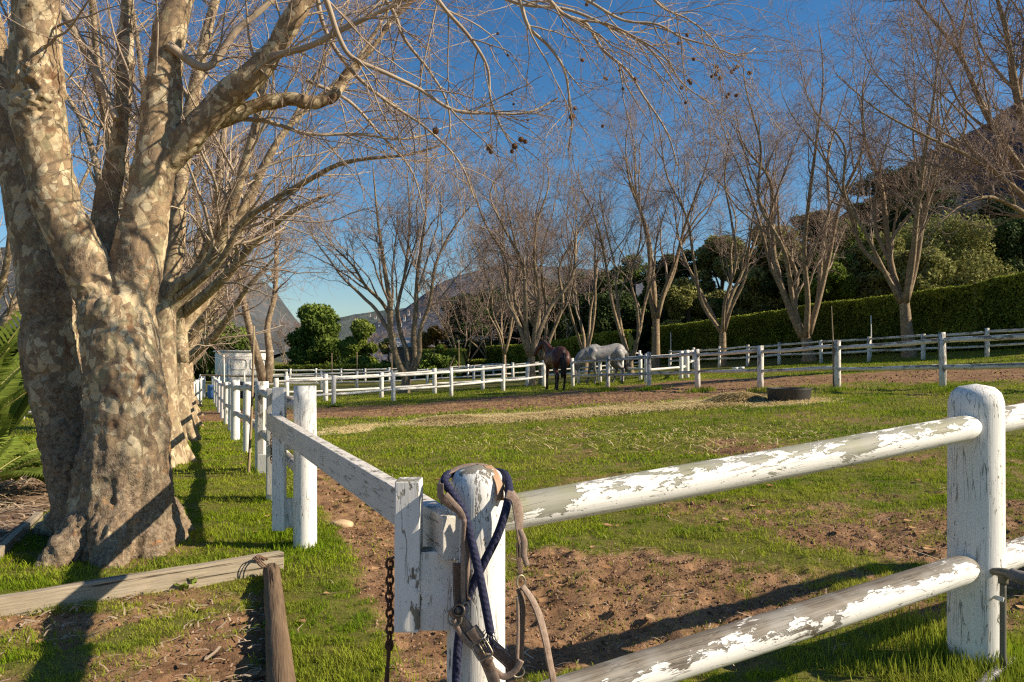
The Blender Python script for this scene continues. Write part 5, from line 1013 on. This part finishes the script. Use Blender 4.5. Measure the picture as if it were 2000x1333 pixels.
mb = MB(); ring(mb, P(1022, 1075, 1.885), .009, .0018, (.3, -1, 0), sz=1.9, sq=True); addh('buckle', mb, BRASS)
mb = MB(); ring(mb, P(1012, 1312, 1.885), .013, .0024, (.3, -1, .3), sx=1.2); addh('ring', mb, BRASS)
# navy rope
m = M_('navy_rope', .85, .2); L = m.attr('loc', 'Vector'); mp = m.n('Mapping', Rotation=(0, 0, 0)); wv = m.n('TexWave', wave_type='BANDS', bands_direction='DIAGONAL'); wv.inputs['Scale'].default_value = 42; wv.inputs['Distortion'].default_value = 3; m.t.links.new(L, wv.inputs['Vector'])
ns = m.noise(L, 420, 3, .7); ROPE = m.out(m.mix(m.map(m.math('ADD', m.math('MULTIPLY', wv.outputs['Fac'], .12), m.math('MULTIPLY', ns, 1.0)), .38, .82), (.006, .007, .022), (.06, .063, .12)), m.bump(m.math('ADD', m.math('MULTIPLY', wv.outputs['Fac'], .5), ns), .9, .002))
RP = empty('lead_rope', 'thick navy blue rope crossed over the front of the corner post', 'rope', P(940, 930, 2.0))
mb = MB(); pts = [P(957, 1232, 1.868), P(951, 1200, 1.868), P(941, 1145, 1.87), P(930, 1095, 1.878), P(918, 1045, 1.89), P(904, 998, 1.905), P(884, 966, 1.92), P(869, 942, 1.945), P(874, 928, 1.99), P(905, 926, 2.06), P(950, 922, 2.09), P(982, 925, 2.04), P(992, 940, 1.98), P(994, 965, 1.93), P(987, 1000, 1.91), P(972, 1045, 1.903), P(950, 1090, 1.90), P(930, 1130, 1.90), P(908, 1185, 1.905), P(897, 1240, 1.91), P(892, 1300, 1.905), P(891, 1360, 1.90), P(900, 1420, 1.90)]
tube(mb, pts, [.0108]*len(pts), 16, cap=(2, 2), n=320, nz=.08, ns=60); under(mb.build('rope', ROPE), RP)
mb = MB(); r = R(8)
for k in range(26): a = P(957, 1232, 1.868)+Vector((r.randn()*.004, r.randn()*.004, 0)); tube(mb, [a, a+Vector((r.randn()*.008, r.randn()*.006, -.025)), a+Vector((.006+r.randn()*.014, r.randn()*.01, -.05))], [.0012, .001, .0006], 4, n=5)
under(mb.build('frayed_end', ROPE), RP)

# rusty chain and strap by the holder
RUST = flat('rusty_iron', (.10, .055, .035), .75, .3, .3)
def chain(label, px, py0, py1, d, lk, parent_cat='chain'):
    c0 = P(px, py0, d); root = empty('chain', label, 'chain', c0); y = py0; k = 0
    mbs = ring
    while y < py1:
        mb = MB(); c = P(px+math.sin(k*1.1)*.6, y, d); ring(mb, c, lk*.34, lk*.13, (1, -.35, 0) if k % 2 else (.25, -1, 0), sx=.95, sz=1.6, k=20); under(mb.build('link', RUST), root); y += lk*1500/d*.82; k += 1
    return root
ch = chain('rusty chain hanging in front of the gateway beside the slotted board', 761, 1102, 1262, 2.05, .0265)
mb = MB(); tube(mb, [P(760, 1258, 2.05), P(758, 1290, 2.05), P(755, 1335, 2.05), P(755, 1400, 2.05)], [.006, .005, .006, .007], 8, n=30, nz=.4, ns=50); under(mb.build('hanging_bolt', RUST), ch)
mb = MB(); tube(mb, [P(762, 1098, 2.05), P(766, 1090, 1.99), P(772, 1088, 1.975)], [.003, .003, .003], 6, n=8); under(mb.build('staple', RUST), ch)
chain('thin rusty chain hanging on the far slotted board of the alley fence', 531, 838, 905, 6.4, .03)

# tap and pipe at the right post
PIPE = flat('old_pipe', (.17, .155, .12), .5, .4, .25)
TP = empty('garden_tap', 'old pipe with tap fixed to the right side of the right post', 'tap', G(1957, 1290))
mb = MB(); tube(mb, [P(1959, 1300, 2.72), P(1959, 1135, 2.74)], [.0105, .0105], 20, n=12, nz=.03); under(mb.build('pipe', PIPE), TP)
mb = MB(); tube(mb, [P(1959, 1140, 2.74), P(1959, 1122, 2.74)], [.0165, .0165], 20, cap=(1, 1), n=6); tube(mb, [P(1938, 1116, 2.77), P(1960, 1119, 2.735), P(1985, 1126, 2.70), P(2040, 1136, 2.66)], [.012, .017, .018, .017], 20, cap=(2, 1), n=24, nz=.05); under(mb.build('tap_body', PIPE), TP)
mb = MB(); tube(mb, [P(1975, 1120, 2.71), P(1992, 1128, 2.68), P(2010, 1130, 2.66)], [.020, .023, .021], 20, cap=(1, 1), n=14); under(mb.build('hose_sleeve', flat('grey_tape', (.16, .15, .14), .8)), TP)
mb = MB(); strap(mb, [P(1935, 1172, 2.78), P(1945, 1168, 2.74), P(1960, 1172, 2.715)], .016, .004, (0, -1, .2)); under(mb.build('clip', PAINT), TP)
mb = MB(); tube(mb, [G(1976, 1302)+Vector((0, 0, .025)), G(1925, 1345)+Vector((0, 0, .025)), G(1870, 1400)+Vector((0, 0, .02))], [.019, .019, .019], 24, cap=(1, 1), n=20); tag(mb.build('loose_pipe', flat('grey_pipe', (.22, .21, .21), .4, .5, .3), at=G(1976, 1302)), 'grey pipe end lying in the grass in the bottom right corner', 'pipe')

# ------------------------------------------------------------------ horses
def mat_horse(name, kind):
    m = M_(name, .48, .4); o = m.obj(); z = m.n('SeparateXYZ'); m.t.links.new(o, z.inputs[0]); n = m.noise(o, 6, 4, .6); f = m.noise(o, 70, 3, .7)
    if kind == 'bay':
        c = m.mix(m.map(n, .35, .65), (.075, .024, .012), (.15, .045, .018)); c = m.mix(m.map(z.outputs['Z'], .75, .45), c, (.012, .01, .01)); c = m.mix(m.map(z.outputs['Z'], 1.5, 1.7, 0, .7), c, (.03, .015, .012))
    else:
        v = m.vor(o, 15); c = m.mix(m.map(v, .2, .5, 0, .8), (.32, .30, .28), (.17, .16, .155)); c = m.mix(m.map(n, .42, .6, 0, .6), c, (.42, .40, .36)); c = m.mix(m.map(z.outputs['Z'], 1.0, .55, 0, .85), c, (.10, .095, .09))
    return m.out(m.mix(m.map(f, .3, .7, 0, .25), c, (.02, .02, .02)))
def horse(label, base, rz, mat, hair, head, legs, name='horse'):
    root = empty(name, label, 'horse', base, None, rz); mb = MB()
    T = lambda p, r_, k=20, f=None, n=None, cap=(2, 2): tube(mb, p, r_, k, cap=cap, n=n or len(p)*6, flat=f)
    # trunk: rings of barrel, withers, croup
    T([(-.82, 0, 1.16), (-.72, 0, 1.20), (-.55, 0, 1.24), (-.3, 0, 1.19), (0, 0, 1.13), (.25, 0, 1.12), (.45, 0, 1.16), (.6, 0, 1.17)], [.13, .24, .295, .29, .305, .31, .29, .19], 28, (.92, 1.02))
    T([(-.75, 0, 1.34), (-.5, 0, 1.44), (-.2, 0, 1.38), (.1, 0, 1.35), (.32, 0, 1.44), (.5, 0, 1.40)], [.06, .09, .08, .08, .075, .07], 12)
    for s_ in (-1, 1):
        T([(.38, .14*s_, 1.22), (.5, .15*s_, 1.0), (.40, .15*s_, .86)], [.15, .14, .09]); T([(-.55, .14*s_, 1.2), (-.62, .15*s_, 1.0), (-.48, .15*s_, .86)], [.21, .19, .12])
    for (kind, s_, dx, lift) in legs:
        if kind == 'f': q = [(.42, .15*s_, .95), (.42+dx*.3, .15*s_, .74), (.43+dx*.6, .15*s_, .50), (.43+dx*.8, .15*s_, .44), (.42+dx*.9, .15*s_, .28), (.43+dx, .15*s_, .17), (.47+dx, .15*s_, .09), (.49+dx, .15*s_, .0)]; w_ = [.12, .078, .057, .05, .035, .045, .04, .058]
        else: q = [(-.52, .15*s_, .95), (-.46+dx*.3, .15*s_, .80), (-.62+dx*.5, .15*s_, .60), (-.70+dx*.7, .15*s_, .52), (-.68+dx*.8, .15*s_, .42), (-.65+dx*.9, .15*s_, .25), (-.64+dx, .15*s_, .17), (-.60+dx, .15*s_, .09), (-.58+dx, .15*s_, 0)]; w_ = [.16, .12, .075, .06, .05, .038, .046, .042, .06]
        T(q, w_, 14, n=40, cap=(2, 1))
    nk, hd, side = head     # neck points, head points
    T([(.42, 0, 1.18)]+nk, [.27, .22, .17, .125, .115][:len(nk)+1], 20, (.62, 1.12)); T(hd, [.10, .115, .092, .065, .07, .05][:len(hd)], 18, (.78, 1.0), 40)
    b = baked(mb, 'body', mat, .022, None, 5, lambda co: (fbm3(co, 3.5, 2)-.5)*.03); b.parent = root
    a = np.array(hd[0]); dh = np.array(hd[-1])-a; dh /= np.linalg.norm(dh)
    for s_ in (-1, 1):
        e = MB(); tube(e, [a+(0, s_*.06, .05)-dh*.02, a+(0, s_*.075, .12)-dh*.06, a+(0, s_*.07, .19)-dh*.08], [.03, .036, .006], 10, n=10, flat=(1, .6)); e.build('ear', mat, root)
        e = MB(); p_ = a+dh*.17+np.array([0, s_*.088, .03]); tube(e, [p_-(0, .012, 0), p_+(0, .012, 0)], [.018, .018], 10, cap=(2, 2), n=4); e.build('eye', hair, root)
    r = R(5); e = MB()
    for k in range(260):
        y = r.randn()*.03; x0 = r.randn()*.03; l_ = .75+.15*r.rand(); tube(e, [(-.80+x0*.3, y*.6, 1.33), (-.88+x0, y, 1.2), (-.90+x0, y*1.3+r.randn()*.02, .95), (-.89+x0*1.2, y*1.2+r.randn()*.02, 1.33-l_)], [.010, .012, .010, .003], 4, n=7)
    e.build('tail', hair, root)
    e = MB(); npts = np.array([(.38, 0, 1.42)]+[tuple(q) for q in side])
    C, _ = resample(npts, np.ones(len(npts)), 60)
    for k in range(240):
        i = r.randint(0, 60); c = C[i]; s_ = 1 if r.rand() < .6 else -1; tube(e, [c, c+(r.randn()*.02, s_*.05, -.02), c+(r.randn()*.02, s_*(.085+.02*r.rand()), -.16-.06*r.rand())], [.009, .009, .003], 4, n=5)
    e.build('mane', hair, root)
    return root
HAIR_B = flat('black_hair', (.012, .01, .01), .5, .4); HAIR_G = flat('grey_hair', (.10, .095, .09), .6, .3)
bx = onG(P(1085, 740, 26.9).x, 26.9)
horse('brown bay horse with black legs and tail seen from behind at the fence gap', bx, math.radians(104), mat_horse('bay_coat', 'bay'), HAIR_B,
      ([(.68, .03, 1.34), (.82, .09, 1.52), (.88, .16, 1.64)], [(.90, .18, 1.68), (.97, .25, 1.60), (1.04, .34, 1.46), (1.10, .42, 1.31), (1.12, .45, 1.24), (1.13, .46, 1.22)], [(.6, 0, 1.52), (.74, .04, 1.66), (.84, .12, 1.78)]),
      [('f', -1, .0, 0), ('f', 1, .1, 0), ('h', -1, .12, 0), ('h', 1, -.06, 0)])
gx_ = onG(P(1178, 730, 29.3).x, 29.3)
horse('dappled grey horse grazing with lowered head behind the white rails', gx_, math.radians(186), mat_horse('grey_coat', 'grey'), HAIR_G,
      ([(.78, 0, 1.02), (.98, 0, .78), (1.06, 0, .58)], [(1.08, 0, .52), (1.10, 0, .42), (1.13, 0, .28), (1.16, 0, .14), (1.17, 0, .09), (1.17, 0, .06)], [(.58, 0, 1.36), (.86, 0, 1.14), (1.12, 0, .80)]),
      [('f', -1, .12, 0), ('f', 1, -.12, 0), ('h', -1, .18, 0), ('h', 1, -.08, 0)])

# ------------------------------------------------------------------ white horse trailer at the end of the alley
TRW = flat('trailer_white', (.85, .80, .70), .4, .4); TRD = flat('trailer_grey', (.58, .55, .49), .5, .4); TYR = flat('tyre_rubber', (.02, .02, .02), .8, .2)
tb = onG((484-1000)/1500*37, 37); TR = empty('horse_trailer', 'off-white horse trailer parked at the end of the alley', 'trailer', tb, None, math.radians(30)); zt = CH+(HY-687)/1500*37-tb.z
mb = MB(); box(mb, (0, 1.2, .55+(zt-.55)/2), (2.25, 2.6, zt-.55), None, .12); mb.build('body', TRW, TR)
mb = MB(); box(mb, (0, 1.2, zt+.02), (2.4, 2.75, .07), None, .03); mb.build('roof', TRW, TR)
ra = MB(); box(ra, (0, -.14, .55+(zt-.7)/2), (1.85, .06, zt-.85), None, .02); rp_ = ra.build('ramp', TRW, TR)
for x_, wd in ((-.45, .75), (.45, .75)):
    mb = MB(); ring(mb, (x_, -.185, zt-.62), .30, .022, sx=1.2, sz=.8, sq=True); mb.build('panel_rib', TRD, rp_)
mb = MB(); box(mb, (0, -.19, zt-1.12), (1.8, .03, .05), None, .01); mb.build('panel_rib', TRD, rp_)
for s_ in (-1, 1):
    mb = MB(); tube(mb, [(s_*1.0, 1.8, .33), (s_*1.2, 1.8, .33)], [.33, .33], 28, n=4); wl = mb.build('wheel', TYR, TR); mb = MB(); tube(mb, [(s_*1.17, 1.8, .33), (s_*1.22, 1.8, .33)], [.19, .19], 20, n=3); mb.build('rim', TRW, wl)
    mb = MB(); pts = [(s_*1.12, 1.8-.45*math.cos(a), .38+.42*math.sin(a)) for a in np.linspace(0, PI, 12)]; strap(mb, pts, .26, .03, np.array([(0, -math.cos(a), math.sin(a)) for a in np.linspace(0, PI, 12)])); mb.build('mudguard', TRD, TR)
# pale dome tent shape and spare wheels in front of the trailer
for i, (px, lb) in enumerate(((470, 'old dark tyre leaning in front of the trailer, left one'), (487, 'old dark tyre leaning in front of the trailer, right one'))):
    c = onG((px-1000)/1500*33, 33); t_ = empty('old_tyre', lb, 'tyre', c); mb = MB(); ring(mb, (0, 0, .34), .27, .10, (.2, -1, 0), k=36); mb.build('tyre', TYR, t_); mb = MB(); ring(mb, (0, 0, .34), .17, .02, (.2, -1, 0)); mb.build('rim', TRD, t_)
